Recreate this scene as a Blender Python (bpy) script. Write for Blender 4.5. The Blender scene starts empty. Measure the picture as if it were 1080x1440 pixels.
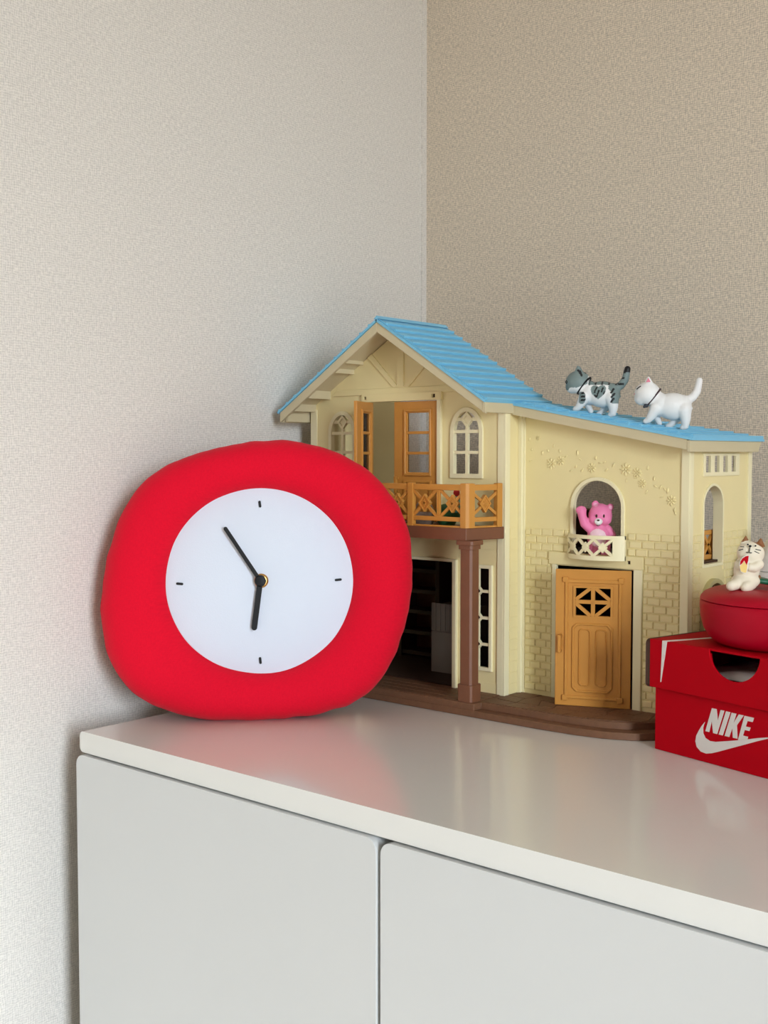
import bpy, bmesh, math, random
from mathutils import Vector, Matrix, noise
from mathutils.geometry import tessellate_polygon
random.seed(7)
S = bpy.context.scene
col = S.collection

# ------------------------------------------------------------------ camera
FPX = 1620.0
YAW = math.radians(40.45); PIT = math.atan(83 / FPX)
F0 = Vector((-math.sin(YAW), math.cos(YAW), 0)); RT = Vector((math.cos(YAW), math.sin(YAW), 0)); UPZ = Vector((0, 0, 1))
FW = math.cos(PIT) * F0 - math.sin(PIT) * UPZ
UP = math.cos(PIT) * UPZ + math.sin(PIT) * F0
CAM = Vector((0.8226, -0.5723, 0.235))
cd = bpy.data.cameras.new('camera'); cam = bpy.data.objects.new('camera', cd); col.objects.link(cam)
cd.sensor_fit = 'HORIZONTAL'; cd.sensor_width = 36; cd.lens = 36 * FPX / 1080
cd.clip_start = 0.02
m3 = Matrix((RT, UP, -FW)).transposed()
cam.matrix_world = Matrix.Translation(CAM) @ m3.to_4x4()
S.camera = cam

# ------------------------------------------------------------------ light and exposure
w = bpy.data.worlds.new('world'); S.world = w; w.use_nodes = True
# overcast sky above the horizon, dim ground below it
wn = w.node_tree.nodes; wl_ = w.node_tree.links
SKY = 35.0
g_ = wn.new('ShaderNodeTexCoord'); sx_ = wn.new('ShaderNodeSeparateXYZ'); wl_.new(g_.outputs['Generated'], sx_.inputs[0])
mr_ = wn.new('ShaderNodeMapRange'); mr_.inputs[1].default_value = -0.04; mr_.inputs[2].default_value = 0.04; wl_.new(sx_.outputs['Z'], mr_.inputs[0])
mx_ = wn.new('ShaderNodeMix'); mx_.data_type = 'RGBA'; wl_.new(mr_.outputs[0], mx_.inputs[0])
mx_.inputs[6].default_value = (0.16, 0.15, 0.14, 1); mx_.inputs[7].default_value = (0.83, 0.94, 1.06, 1)
wl_.new(mx_.outputs[2], wn['Background'].inputs[0]); wn['Background'].inputs[1].default_value = SKY
XR, YF, ZF, ZC = 2.7, -3.0, -0.80, 1.62         # far room walls, floor, ceiling
XL, YB = -0.05, 0.528                            # the corner in the picture
def area(name, loc, target, sx, sy, power, colr):
    l = bpy.data.lights.new(name, 'AREA'); l.shape = 'RECTANGLE'; l.size = sx; l.size_y = sy; l.energy = power; l.color = colr
    o = bpy.data.objects.new(name, l); col.objects.link(o); o.location = loc
    o.rotation_euler = (Vector(target) - Vector(loc)).to_track_quat('-Z', 'Y').to_euler()
    return o
WY0, WY1, WZ0, WZ1 = -1.48, -0.86, -0.74, 1.15   # window opening in the right wall
po = area('window_portal', (XR + 0.06, (WY0 + WY1) / 2, (WZ0 + WZ1) / 2), (XR - 1, (WY0 + WY1) / 2, (WZ0 + WZ1) / 2), WY1 - WY0, WZ1 - WZ0, 1, (1, 1, 1))
po.data.cycles.is_portal = True
S.view_settings.view_transform = 'Standard'; S.view_settings.look = 'None'
S.view_settings.exposure = 0.0; S.view_settings.gamma = 1.0; S.view_settings.use_curve_mapping = False

# ------------------------------------------------------------------ helpers
def at(x, y, Y=None, X=None, Z=None):
    r = FW + RT * ((x - 540) / FPX) + UP * ((720 - y) / FPX)
    if Y is not None: return CAM + r * ((Y - CAM.y) / r.y)
    if X is not None: return CAM + r * ((X - CAM.x) / r.x)
    return CAM + r * ((Z - CAM.z) / r.z)

def lin(c):
    c = c / 255.0
    return c / 12.92 if c <= 0.04045 else ((c + 0.055) / 1.055) ** 2.4
def rgb(r, g, b): return (lin(r), lin(g), lin(b), 1)

MATS = {}
def mat(name, c, rough=0.5, spec=0.5, var=0.06, vscale=40, bump=0.0, bscale=900, vc=False, sheen=0.0, coat=0.0, sss=0.0, metal=0.0):
    m = bpy.data.materials.new(name); m.use_nodes = True; MATS[name] = m
    nt = m.node_tree; N = nt.nodes; L = nt.links; b = N['Principled BSDF']
    b.inputs['Roughness'].default_value = rough; b.inputs['Specular IOR Level'].default_value = spec
    b.inputs['Metallic'].default_value = metal
    b.inputs['Sheen Weight'].default_value = sheen; b.inputs['Coat Weight'].default_value = coat
    if sss:
        b.inputs['Subsurface Weight'].default_value = sss
        b.inputs['Subsurface Radius'].default_value = (0.004, 0.003, 0.002); b.inputs['Subsurface Scale'].default_value = 0.3
    tc = N.new('ShaderNodeTexCoord')
    nz = N.new('ShaderNodeTexNoise'); nz.inputs['Scale'].default_value = vscale; nz.inputs['Detail'].default_value = 3
    L.new(tc.outputs['Object'], nz.inputs['Vector'])
    mr = N.new('ShaderNodeMapRange'); mr.inputs[3].default_value = 1 - var; mr.inputs[4].default_value = 1 + var
    L.new(nz.outputs['Fac'], mr.inputs[0])
    mx = N.new('ShaderNodeMix'); mx.data_type = 'RGBA'; mx.blend_type = 'MULTIPLY'; mx.inputs[0].default_value = 1
    if vc:
        at_ = N.new('ShaderNodeVertexColor'); at_.layer_name = 'Col'; L.new(at_.outputs['Color'], mx.inputs[6])
    else:
        mx.inputs[6].default_value = c
    L.new(mr.outputs[0], mx.inputs[7]); L.new(mx.outputs[2], b.inputs['Base Color'])
    if bump:
        n2 = N.new('ShaderNodeTexNoise'); n2.inputs['Scale'].default_value = bscale; n2.inputs['Detail'].default_value = 2
        L.new(tc.outputs['Object'], n2.inputs['Vector'])
        bp = N.new('ShaderNodeBump'); bp.inputs['Strength'].default_value = bump; bp.inputs['Distance'].default_value = 0.0006
        L.new(n2.outputs['Fac'], bp.inputs['Height']); L.new(bp.outputs[0], b.inputs['Normal'])
    return m

def weave_mat(name, c, hcoord, thread=950, depth=0.00035, amount=0.16, rough=0.85, spec=0.2, sheen=0.0, regular=0):
    """cloth-like paper or fabric: two crossed sets of uneven threads; hcoord = the object axis that runs sideways"""
    m = bpy.data.materials.new(name); m.use_nodes = True; MATS[name] = m
    nt = m.node_tree; N = nt.nodes; L = nt.links; b = N['Principled BSDF']
    b.inputs['Roughness'].default_value = rough; b.inputs['Specular IOR Level'].default_value = spec; b.inputs['Sheen Weight'].default_value = sheen
    tc = N.new('ShaderNodeTexCoord'); sp = N.new('ShaderNodeSeparateXYZ'); L.new(tc.outputs['Object'], sp.inputs[0])
    def comb(ku, kv):
        cb = N.new('ShaderNodeCombineXYZ')
        for src, k, i in ((sp.outputs[hcoord], ku, 0), (sp.outputs['Z'], kv, 1)):
            q = N.new('ShaderNodeMath'); q.operation = 'MULTIPLY'; q.inputs[1].default_value = k; L.new(src, q.inputs[0]); L.new(q.outputs[0], cb.inputs[i])
        return cb
    outs = []
    for ku, kv in ((thread * 0.30, thread), (thread, thread * 0.22)):
        cb = comb(ku, kv); nz = N.new('ShaderNodeTexNoise'); nz.inputs['Scale'].default_value = 1; nz.inputs['Detail'].default_value = 1
        nz.noise_dimensions = '2D'
        L.new(cb.outputs[0], nz.inputs['Vector']); outs.append(nz.outputs['Fac'])
    ad = N.new('ShaderNodeMath'); ad.operation = 'ADD'; L.new(outs[0], ad.inputs[0]); L.new(outs[1], ad.inputs[1])
    if regular:
        wander = N.new('ShaderNodeTexNoise'); wander.inputs['Scale'].default_value = 60; wander.inputs['Detail'].default_value = 2
        L.new(tc.outputs['Object'], wander.inputs['Vector'])
        ph = N.new('ShaderNodeMath'); ph.operation = 'MULTIPLY'; ph.inputs[1].default_value = 16; L.new(wander.outputs['Fac'], ph.inputs[0])
        for src, wgt in ((sp.outputs[hcoord], 0.7), (sp.outputs['Z'], 1.0)):
            q = N.new('ShaderNodeMath'); q.operation = 'MULTIPLY_ADD'; q.inputs[1].default_value = 6.2832 * regular; L.new(src, q.inputs[0]); L.new(ph.outputs[0], q.inputs[2])
            sn_ = N.new('ShaderNodeMath'); sn_.operation = 'SINE'; L.new(q.outputs[0], sn_.inputs[0])
            a2 = N.new('ShaderNodeMath'); a2.operation = 'MULTIPLY_ADD'; a2.inputs[1].default_value = 0.17 * wgt; L.new(sn_.outputs[0], a2.inputs[0]); L.new(ad.outputs[0], a2.inputs[2])
            ad = a2
    bp = N.new('ShaderNodeBump'); bp.inputs['Strength'].default_value = 0.8; bp.inputs['Distance'].default_value = depth
    L.new(ad.outputs[0], bp.inputs['Height']); L.new(bp.outputs[0], b.inputs['Normal'])
    mr = N.new('ShaderNodeMapRange'); mr.inputs[1].default_value = 0.6; mr.inputs[2].default_value = 1.4
    mr.inputs[3].default_value = 1 - amount; mr.inputs[4].default_value = 1 + amount; L.new(ad.outputs[0], mr.inputs[0])
    mx = N.new('ShaderNodeMix'); mx.data_type = 'RGBA'; mx.blend_type = 'MULTIPLY'; mx.inputs[0].default_value = 1
    mx.inputs[6].default_value = c; L.new(mr.outputs[0], mx.inputs[7]); L.new(mx.outputs[2], b.inputs['Base Color'])
    return m

weave_mat('paper_left', rgb(225, 220, 212), 'Y', amount=0.14, regular=480)
weave_mat('paper_shaded', rgb(216, 203, 184), 'X', amount=0.25, regular=480)  # same wallpaper as the left wall, shade and warm bounce mixed into the colour
mat('plaster', rgb(196, 188, 176), 0.9, 0.2)
mat('ceiling_white', rgb(238, 236, 232), 0.9, 0.2)
mat('floor_wood', rgb(196, 180, 160), 0.5, 0.4, 0.12, 6)
mat('white_paint', rgb(212, 213, 211), 0.20, 0.5, 0.008, 12)
mat('white_paint_lit', rgb(229, 228, 222), 0.155, 0.5, 0.008, 12)  # same white as the doors, light from above put into the colour
mat('carcass', rgb(150, 148, 142), 0.6, 0.3, 0.03)
mat('cream', rgb(238, 222, 166), 0.42, 0.45, 0.02, 60)
mat('eave_beige', rgb(206, 193, 157), 0.45, 0.4, 0.02, 60)
mat('cream_trim', rgb(242, 232, 190), 0.40, 0.45, 0.02, 60)
mat('cream_inside', rgb(190, 178, 128), 0.6, 0.3, 0.03, 60)
mat('roof_blue', rgb(124, 194, 226), 0.40, 0.5, 0.03, 90)
mat('tan', rgb(202, 140, 62), 0.42, 0.45, 0.05, 120)
mat('brown', rgb(122, 78, 54), 0.45, 0.45, 0.08, 120)
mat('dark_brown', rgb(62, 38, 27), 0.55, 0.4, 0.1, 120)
mat('stone_brown', rgb(116, 80, 56), 0.55, 0.4, 0.22, 220, 0.5, 700)
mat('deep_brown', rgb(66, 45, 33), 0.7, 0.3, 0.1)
mat('black', rgb(10, 10, 12), 0.5, 0.25, 0.02)
mat('brass', rgb(200, 160, 95), 0.28, 0.5, 0.05, metal=1.0)
weave_mat('red_cloth', rgb(220, 16, 44), 'X', thread=1500, depth=0.00015, amount=0.05, rough=0.9, spec=0.1, sheen=0.05)
mat('white_felt', rgb(217, 225, 237), 0.7, 0.3, 0.012, 30, 0.15, 900)
mat('box_red', rgb(184, 0, 20), 0.6, 0.08, 0.03, 60, 0.06, 1200)
mat('print_white', rgb(226, 220, 212), 0.5, 0.4, 0.02)
mat('kraft', rgb(84, 62, 52), 0.8, 0.2, 0.08)
mat('yellow', rgb(232, 200, 112), 0.5, 0.4, 0.03)
mat('tissue', rgb(225, 225, 225), 0.8, 0.2, 0.03)
mat('apple_red', rgb(172, 0, 32), 0.45, 0.2, 0.03, 40, 0.06, 1500)
mat('leaf_green', rgb(18, 92, 62), 0.4, 0.5, 0.08, 90)
mat('paint', (1, 1, 1, 1), 0.5, 0.4, 0.015, 200, vc=True)
mat('white_china', rgb(222, 218, 212), 0.6, 0.3, 0.02)
mat('cat_white', rgb(238, 236, 232), 0.55, 0.4, 0.02)
mat('cat_pink', rgb(226, 130, 150), 0.5, 0.4, 0.02)
mat('cat_brown', rgb(146, 94, 52), 0.55, 0.4, 0.05)
mat('cat_grey', rgb(126, 140, 138), 0.55, 0.4, 0.05)
mat('collar', rgb(62, 40, 46), 0.5, 0.4, 0.05)
mat('bell', rgb(50, 54, 62), 0.4, 0.5, 0.05)
mat('pink', rgb(238, 128, 172), 0.4, 0.5, 0.02)
mat('teal', rgb(96, 190, 180), 0.5, 0.4, 0.05)
mat('green_toy', rgb(44, 104, 62), 0.5, 0.4, 0.1)
mat('toy_red', rgb(196, 40, 40), 0.5, 0.4, 0.05)
mat('toy_grey', rgb(160, 140, 124), 0.5, 0.4, 0.05)
mat('crate', rgb(128, 117, 104), 0.6, 0.3, 0.05)
def clear_mat():
    m = bpy.data.materials.new('clear_pane'); m.use_nodes = True; MATS['clear_pane'] = m
    N = m.node_tree.nodes; L = m.node_tree.links; b = N['Principled BSDF']
    t = N.new('ShaderNodeBsdfTransparent'); t.inputs[0].default_value = (0.96, 0.97, 0.98, 1)
    g = N.new('ShaderNodeBsdfGlossy'); g.inputs['Roughness'].default_value = 0.08
    fr = N.new('ShaderNodeFresnel'); fr.inputs[0].default_value = 1.45
    x = N.new('ShaderNodeMixShader'); L.new(fr.outputs[0], x.inputs[0]); L.new(t.outputs[0], x.inputs[1]); L.new(g.outputs[0], x.inputs[2])
    L.new(x.outputs[0], N['Material Output'].inputs[0]); N.remove(b)
clear_mat()

WM = {}
def link(o, parent=None):
    col.objects.link(o)
    if parent is not None:
        o.parent = parent; o.matrix_parent_inverse = WM[parent.name].inverted()
    return o
def tag(o, label=None, cat=None, group=None, kind=None):
    if label: o['label'] = label
    if cat: o['category'] = cat
    if group: o['group'] = group
    if kind: o['kind'] = kind
    return o
def thing(name, loc, label, cat, group=None):
    o = bpy.data.objects.new(name, None); col.objects.link(o); o.location = loc; o.empty_display_size = 0.01
    WM[o.name] = Matrix.Translation(loc)
    return tag(o, label, cat, group)

class MB:
    def __init__(s): s.v = []; s.f = []
    def add(s, vs, fs):
        n = len(s.v); s.v += [tuple(p) for p in vs]; s.f += [tuple(i + n for i in f) for f in fs]; return s
    def box(s, x0, x1, y0, y1, z0, z1):
        vs = [(x, y, z) for z in (z0, z1) for y in (y0, y1) for x in (x0, x1)]
        return s.add(vs, [(0, 2, 3, 1), (4, 5, 7, 6), (0, 1, 5, 4), (2, 6, 7, 3), (0, 4, 6, 2), (1, 3, 7, 5)])
    def obox(s, c, ax, ay, az, hx, hy, hz):
        c = Vector(c); vs = [c + ax * (i * hx) + ay * (j * hy) + az * (k * hz) for k in (-1, 1) for j in (-1, 1) for i in (-1, 1)]
        return s.add(vs, [(0, 2, 3, 1), (4, 5, 7, 6), (0, 1, 5, 4), (2, 6, 7, 3), (0, 4, 6, 2), (1, 3, 7, 5)])
    def bar(s, p, q, wdt, thk, nrm):
        """flat bar from p to q, thk along nrm"""
        p = Vector(p); q = Vector(q); a = (q - p); l = a.length; a.normalize(); n = Vector(nrm).normalized(); b = a.cross(n).normalized(); n = b.cross(a)
        return s.obox((p + q) / 2, a, b, n, l / 2, wdt / 2, thk / 2)
    def prism(s, poly, holes, m, d0, d1):
        loops = [[Vector((p[0], p[1], 0)) for p in poly]] + [[Vector((p[0], p[1], 0)) for p in h] for h in holes]
        flat = [p for l in loops for p in l]; n = len(flat)
        tris = tessellate_polygon(loops)
        vs = [m(p.x, p.y, d0) for p in flat] + [m(p.x, p.y, d1) for p in flat]
        fs = [tuple(t) for t in tris] + [tuple(i + n for i in reversed(t)) for t in tris]
        k = 0
        for l in loops:
            c = len(l)
            for i in range(c):
                a, b = k + i, k + (i + 1) % c
                fs.append((a, b, b + n, a + n))
            k += c
        return s.add(vs, fs)
    def tube(s, pts, rad, n=10, cap=True):
        pts = [Vector(p) for p in pts]; rs = rad if isinstance(rad, (list, tuple)) else [rad] * len(pts)
        rings = []; prev = None
        for i, p in enumerate(pts):
            t = (pts[min(i + 1, len(pts) - 1)] - pts[max(i - 1, 0)]).normalized()
            if prev is None:
                a = t.orthogonal().normalized()
            else:
                a = (prev - t * prev.dot(t)).normalized()
            prev = a; b = t.cross(a)
            rings.append([p + (a * math.cos(6.28318 * k / n) + b * math.sin(6.28318 * k / n)) * rs[i] for k in range(n)])
        vs = [q for r in rings for q in r]; fs = []
        for i in range(len(pts) - 1):
            for k in range(n):
                fs.append((i * n + k, i * n + (k + 1) % n, (i + 1) * n + (k + 1) % n, (i + 1) * n + k))
        if cap:
            fs.append(tuple(range(n))[::-1]); fs.append(tuple((len(pts) - 1) * n + k for k in range(n)))
        return s.add(vs, fs)
    def lathe(s, prof, c, n=48, ax=(Vector((1, 0, 0)), Vector((0, 1, 0)), Vector((0, 0, 1)))):
        c = Vector(c); vs = []; fs = []
        for r, h in prof:
            for k in range(n):
                a = 6.283185 * k / n
                vs.append(c + ax[0] * (r * math.cos(a)) + ax[1] * (r * math.sin(a)) + ax[2] * h)
        for i in range(len(prof) - 1):
            for k in range(n):
                fs.append((i * n + k, i * n + (k + 1) % n, (i + 1) * n + (k + 1) % n, (i + 1) * n + k))
        fs.append(tuple(range(n))[::-1]); fs.append(tuple((len(prof) - 1) * n + k for k in range(n)))
        return s.add(vs, fs)
    def ell(s, c, r, ax=None, nu=20, nv=12):
        c = Vector(c); ax = ax or (Vector((1, 0, 0)), Vector((0, 1, 0)), Vector((0, 0, 1)))
        vs = [c - ax[2] * r[2]]; fs = []
        for j in range(1, nv):
            ph = -math.pi / 2 + math.pi * j / nv
            for k in range(nu):
                a = 2 * math.pi * k / nu
                vs.append(c + ax[0] * (r[0] * math.cos(ph) * math.cos(a)) + ax[1] * (r[1] * math.cos(ph) * math.sin(a)) + ax[2] * (r[2] * math.sin(ph)))
        vs.append(c + ax[2] * r[2]); T = len(vs) - 1
        for k in range(nu): fs.append((0, 1 + (k + 1) % nu, 1 + k))
        for j in range(nv - 2):
            for k in range(nu):
                a = 1 + j * nu + k; b = 1 + j * nu + (k + 1) % nu
                fs.append((a, b, b + nu, a + nu))
        for k in range(nu): fs.append((T, 1 + (nv - 2) * nu + k, 1 + (nv - 2) * nu + (k + 1) % nu))
        return s.add(vs, fs)
    def mesh(s, name, smooth=None):
        me = bpy.data.meshes.new(name); me.from_pydata(s.v, [], s.f)
        bm = bmesh.new(); bm.from_mesh(me); bmesh.ops.recalc_face_normals(bm, faces=bm.faces); bm.to_mesh(me); bm.free()
        if smooth is not None:
            me.polygons.foreach_set('use_smooth', [True] * len(me.polygons)); me.set_sharp_from_angle(angle=math.radians(smooth))
        return me
    def build(s, name, material, parent=None, smooth=None, bevel=0, seg=2):
        me = s.mesh(name, smooth); me.materials.append(MATS[material])
        o = bpy.data.objects.new(name, me); link(o, parent); WM[o.name] = Matrix.Identity(4)
        if bevel:
            b = o.modifiers.new('bevel', 'BEVEL'); b.width = bevel; b.segments = seg; b.limit_method = 'ANGLE'; b.angle_limit = math.radians(40)
        return o
def arch(x0, x1, z0, zs, n=14, top=None):
    """arched opening outline: straight sides to zs, then an arc up to top"""
    c = (x0 + x1) / 2; r = (x1 - x0) / 2; ry = (top - zs) if top else r
    return [(x0, z0), (x1, z0)] + [(c + r * math.cos(math.pi * i / n), zs + ry * math.sin(math.pi * i / n)) for i in range(n + 1)]
def rect(x0, x1, z0, z1): return [(x0, z0), (x1, z0), (x1, z1), (x0, z1)]

# ------------------------------------------------------------------ the room
def struct(name, mb, material, parent=None, smooth=None):
    o = mb.build(name, material, parent, smooth)
    if parent is None: o['kind'] = 'structure'
    return o
T = 0.1
struct('wall_left', MB().box(XL - T, XL, YF - T, YB + T, ZF, ZC), 'paper_left')
struct('wall_back', MB().box(XL, XR + T, YB, YB + T, ZF, ZC), 'paper_shaded')
struct('wall_front', MB().box(XL, XR + T, YF - T, YF, ZF, ZC), 'plaster')
struct('wall_right', MB().prism(rect(YF, YB, ZF, ZC), [rect(WY0, WY1, WZ0, WZ1)], lambda u, v, d: (XR + d, u, v), 0, T), 'plaster')
struct('floor', MB().box(XL - T, XR + T, YF - T, YB + T, ZF - 0.05, ZF), 'floor_wood')
struct('ceiling', MB().box(XL - T, XR + T, YF - T, YB + T, ZC, ZC + 0.05), 'ceiling_white')
# overlapped strip of wallpaper in the corner
struct('trim_1', MB().box(XL, XL + 0.0018, YB - 0.0085, YB, ZF, ZC), 'paper_left')
wf = MB().prism(rect(WY0 - 0.04, WY1 + 0.04, WZ0 - 0.04, WZ1 + 0.04), [rect(WY0, WY1, WZ0, WZ1)], lambda u, v, d: (XR - d, u, v), -0.002, 0.02)
struct('window_1', wf, 'white_paint')

# ------------------------------------------------------------------ cabinet
cab = thing('cabinet', (0.6, 0.24, ZF), 'white low cabinet with rounded doors carrying the clock, toy house and shoe box', 'cabinet')
CW = 1.00
def rounded_slab(x0, x1, z0, z1, r, n=6):
    P = []
    for cx, cz, a0 in ((x1 - r, z0 + r, -90), (x1 - r, z1 - r, 0), (x0 + r, z1 - r, 90), (x0 + r, z0 + r, 180)):
        for i in range(n + 1):
            a = math.radians(a0 + 90 * i / n); P.append((cx + r * math.cos(a), cz + r * math.sin(a)))
    return P
fy = lambda y0: (lambda u, v, d: (u, y0 + d, v))
MB().prism(rounded_slab(0, CW, -0.0178, 0, 0.0045), [], fy(-0.005), 0, 0.50).build('top_panel', 'white_paint_lit', cab, 40, 0.0022, 3)
MB().box(0.004, CW - 0.004, 0.012, 0.495, ZF + 0.05, -0.0178).build('body', 'carcass', cab)
MB().box(0.02, CW - 0.02, 0.03, 0.48, ZF, ZF + 0.05).build('plinth', 'carcass', cab)
for dx0, dx1 in ((-0.0005, 0.3350), (0.3386, 0.6650), (0.6686, CW + 0.0005)):
    MB().prism(rounded_slab(dx0, dx1, ZF + 0.06, -0.0190, 0.009), [], fy(-0.0085), 0, 0.019).build('door', 'white_paint', cab, 40, 0.0095, 7)

# ------------------------------------------------------------------ toy house
HX0, HX1 = -0.0165, 0.2265          # gabled part
YG, YLW = 0.297, 0.322              # gable front, long front
XE = 0.3935                         # right end wall
ZB = 0.012                          # top of the base plate
PX = 0.103; PZ = 0.3640              # ridge
SL = 0.634; SR = 0.634
house = thing('toy_house', (0.19, 0.35, 0), 'cream plastic toy house with blue tiled roof, balcony and tan doors', 'dollhouse')
H = house
def zl_main(x): return PZ - SL * (PX - x) if x < PX else PZ - SR * (x - PX)
def z_shed(x): return 0.2822 - 0.188 * (x - 0.2298)
fG = fy(YG); fL = fy(YLW)
fE = lambda u, v, d: (XE - d, u, v)
fS = lambda u, v, d: (HX1 - d, u, v)

# base: lower curved step and upper plate
low = [(-0.018, 0.25), (0.225, 0.25), (0.29, 0.2505), (0.325, 0.2525), (0.352, 0.2575), (0.374, 0.267), (0.388, 0.280), (0.396, 0.297), (0.399, 0.315), (0.399, 0.445), (-0.018, 0.445)]
fz = lambda u, v, d: (u, v, d)
MB().prism(low, [], fz, 0.0002, 0.0062).build('base_step', 'stone_brown', H, 35, 0.0008)
upp = [(-0.017, 0.2505), (0.226, 0.2505), (0.2265, 0.261), (0.27, 0.2612), (0.315, 0.2625), (0.345, 0.2675), (0.365, 0.276), (0.378, 0.288), (0.387, 0.303), (0.392, 0.318), (0.3965, 0.322), (0.3965, 0.444), (-0.017, 0.444)]
MB().prism(upp, [], fz, 0.006, ZB).build('base_plate', 'stone_brown', H, 35, 0.0008)
# porch boards
pb = 0.2505
for i in range(4):
    y0 = 0.2515 + i * 0.0115
    MB().box(-0.015, 0.203 if i < 1 else 0.2225, y0, y0 + 0.0108, ZB, ZB + 0.0007).build('porch_board', 'stone_brown', H, None, 0.0003, 1)
# flagstones in front of the long wall: irregular cells
xs = [0.229, 0.2475, 0.268, 0.287, 0.308, 0.331, 0.353, 0.372, 0.3885]
def yfront(x):
    P = [(0.2265, 0.2625), (0.27, 0.2627), (0.315, 0.264), (0.345, 0.269), (0.365, 0.2775), (0.378, 0.2895), (0.387, 0.3045), (0.392, 0.319)]
    for (a, b), (c, d) in zip(P, P[1:]):
        if a <= x <= c: return b + (d - b) * (x - a) / (c - a)
    return 0.319
rows = 3
grid = {}
for i, x in enumerate(xs):
    for j in range(rows + 1):
        yf = yfront(x); y = yf + (0.3205 - yf) * j / rows
        jx = random.uniform(-.0045, .0045) if 0 < i < len(xs) - 1 and 0 < j < rows else 0
        jy = random.uniform(-.004, .004) if 0 < j < rows and 0 < i < len(xs) - 1 else 0
        grid[i, j] = (x + jx + (0.006 if j % 2 and 0 < i < len(xs) - 1 else 0), y + jy)
for i in range(len(xs) - 1):
    for j in range(rows):
        q = [grid[i, j], grid[i + 1, j], grid[i + 1, j + 1], grid[i, j + 1]]
        cx = sum(p[0] for p in q) / 4; cy = sum(p[1] for p in q) / 4
        dd = max(abs(q[0][1] - q[3][1]), abs(q[1][1] - q[2][1]))
        if dd < 0.004: continue
        q2 = [(cx + (p[0] - cx) * 0.95, cy + (p[1] - cy) * 0.94) for p in q]
        MB().prism(q2, [], fz, ZB - 0.0005, ZB + random.uniform(0.0004, 0.0008)).build('flagstone', 'stone_brown', H)

# gable front wall with openings
DOX0, DOX1, DOZ0, DOZ1 = 0.060, 0.1495, 0.168, 0.2855     # balcony double door
LOX0, LOX1 = 0.040, 0.1725                                  # ground floor opening
UW = [(0.1648, 0.2022), (0.0078, 0.0452)]                   # arched upper windows (outer)
LW = (0.1815, 0.2135, 0.0327, 0.1317)
gp = [(HX0, ZB - .003), (HX1, ZB - .003), (HX1, zl_main(HX1) - 0.006), (PX, PZ - 0.008), (HX0, zl_main(HX0) - 0.006)]
holes = [rect(DOX0, DOX1, DOZ0, DOZ1), rect(LOX0, LOX1, ZB - 0.001, 0.1345), rect(LW[0] + .003, LW[1] - .003, LW[2] + .003, LW[3] - .003)]
for a, b in UW: holes.append(arch(a + 0.004, b - 0.004, 0.2155, 0.2545, 14, 0.2735))
MB().prism(gp, holes, fG, 0, 0.003).build('gable_wall', 'cream', H)
# back-side walls, floors, inside
MB().prism([(YG, ZB), (0.437, ZB), (0.437, 0.30), (0.36, 0.30), (YG, 0.276)], [rect(0.315, 0.40, 0.10, 0.15)], lambda u, v, d: (HX0 + d, u, v), 0, 0.003).build('side_wall', 'cream', H)
MB().prism(rect(YG, YLW, ZB, 0.281), [], fS, 0, 0.003).build('side_wall', 'cream', H)
MB().box(HX0 + .003, HX1 - .003, YG + .003, 0.437, 0.158, 0.1655).build('upper_floor', 'brown', H)
MB().box(HX0 + .003, XE - .003, 0.437, 0.44, ZB, 0.150).build('shade_backing', 'dark_brown', H)  # added dark sheet standing in for shade behind the ground floor windows
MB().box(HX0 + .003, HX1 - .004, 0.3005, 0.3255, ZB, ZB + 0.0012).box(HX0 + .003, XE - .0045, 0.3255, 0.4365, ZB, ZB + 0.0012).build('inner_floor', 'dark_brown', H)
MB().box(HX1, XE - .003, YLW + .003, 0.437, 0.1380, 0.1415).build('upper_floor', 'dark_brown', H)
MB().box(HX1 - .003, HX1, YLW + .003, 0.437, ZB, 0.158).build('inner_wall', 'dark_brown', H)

# lower gable trim and corner posts
for x0, x1 in ((HX0 - .0015, HX0 + .0075), (HX1 - .0078, HX1 - .001)):
    MB().box(x0, x1, YG - .0014, YG, ZB, zl_main(HX1) - .006).build('corner_post', 'cream_trim', H, None, 0.0005)
MB().box(HX1 - .001, HX1 + .0012, YG - .0014, YG + .006, ZB, 0.2755).build('corner_post', 'cream_trim', H, None, 0.0005)
MB().box(HX1, HX1 + .004, YLW - .0045, YLW, ZB, 0.2745).build('corner_post', 'cream_trim', H, None, 0.0005)
MB().box(HX1 + .004, HX1 + .0055, YLW - .002, YLW, ZB, 0.2735).build('corner_post', 'cream_trim', H)
# door frame of ground floor opening
MB().box(LOX1 - .004, LOX1 + .0005, YG - .0035, YG + .004, ZB, 0.1345).build('door_jamb', 'cream_trim', H, None, 0.0006)
MB().box(LOX0, LOX1, YG - .0025, YG + .003, 0.132, 0.1348).build('door_head', 'cream_trim', H, None, 0.0004)
MB().box(LOX0 - .0005, LOX0 + .004, YG - .0035, YG + .004, ZB, 0.1345).build('door_jamb', 'cream_trim', H, None, 0.0006)
# planks of the lower walls
for k in range(15):
    z0 = ZB + 0.0003 + k * 0.0103; z1 = z0 + 0.0098
    if z1 > 0.168: break
    MB().box(HX1 - .0005, HX1 + .0006, YG + .0075, YLW - .0048, z0, z1).build('plank', 'cream', H)
    if z1 < LW[2] - .001 or (z0 > LW[3] + .001 and z1 < 0.157):
        MB().box(LOX1 + .003, HX1 - .0085, YG - .0006, YG + .0005, z0, z1).build('plank', 'cream', H)
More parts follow.
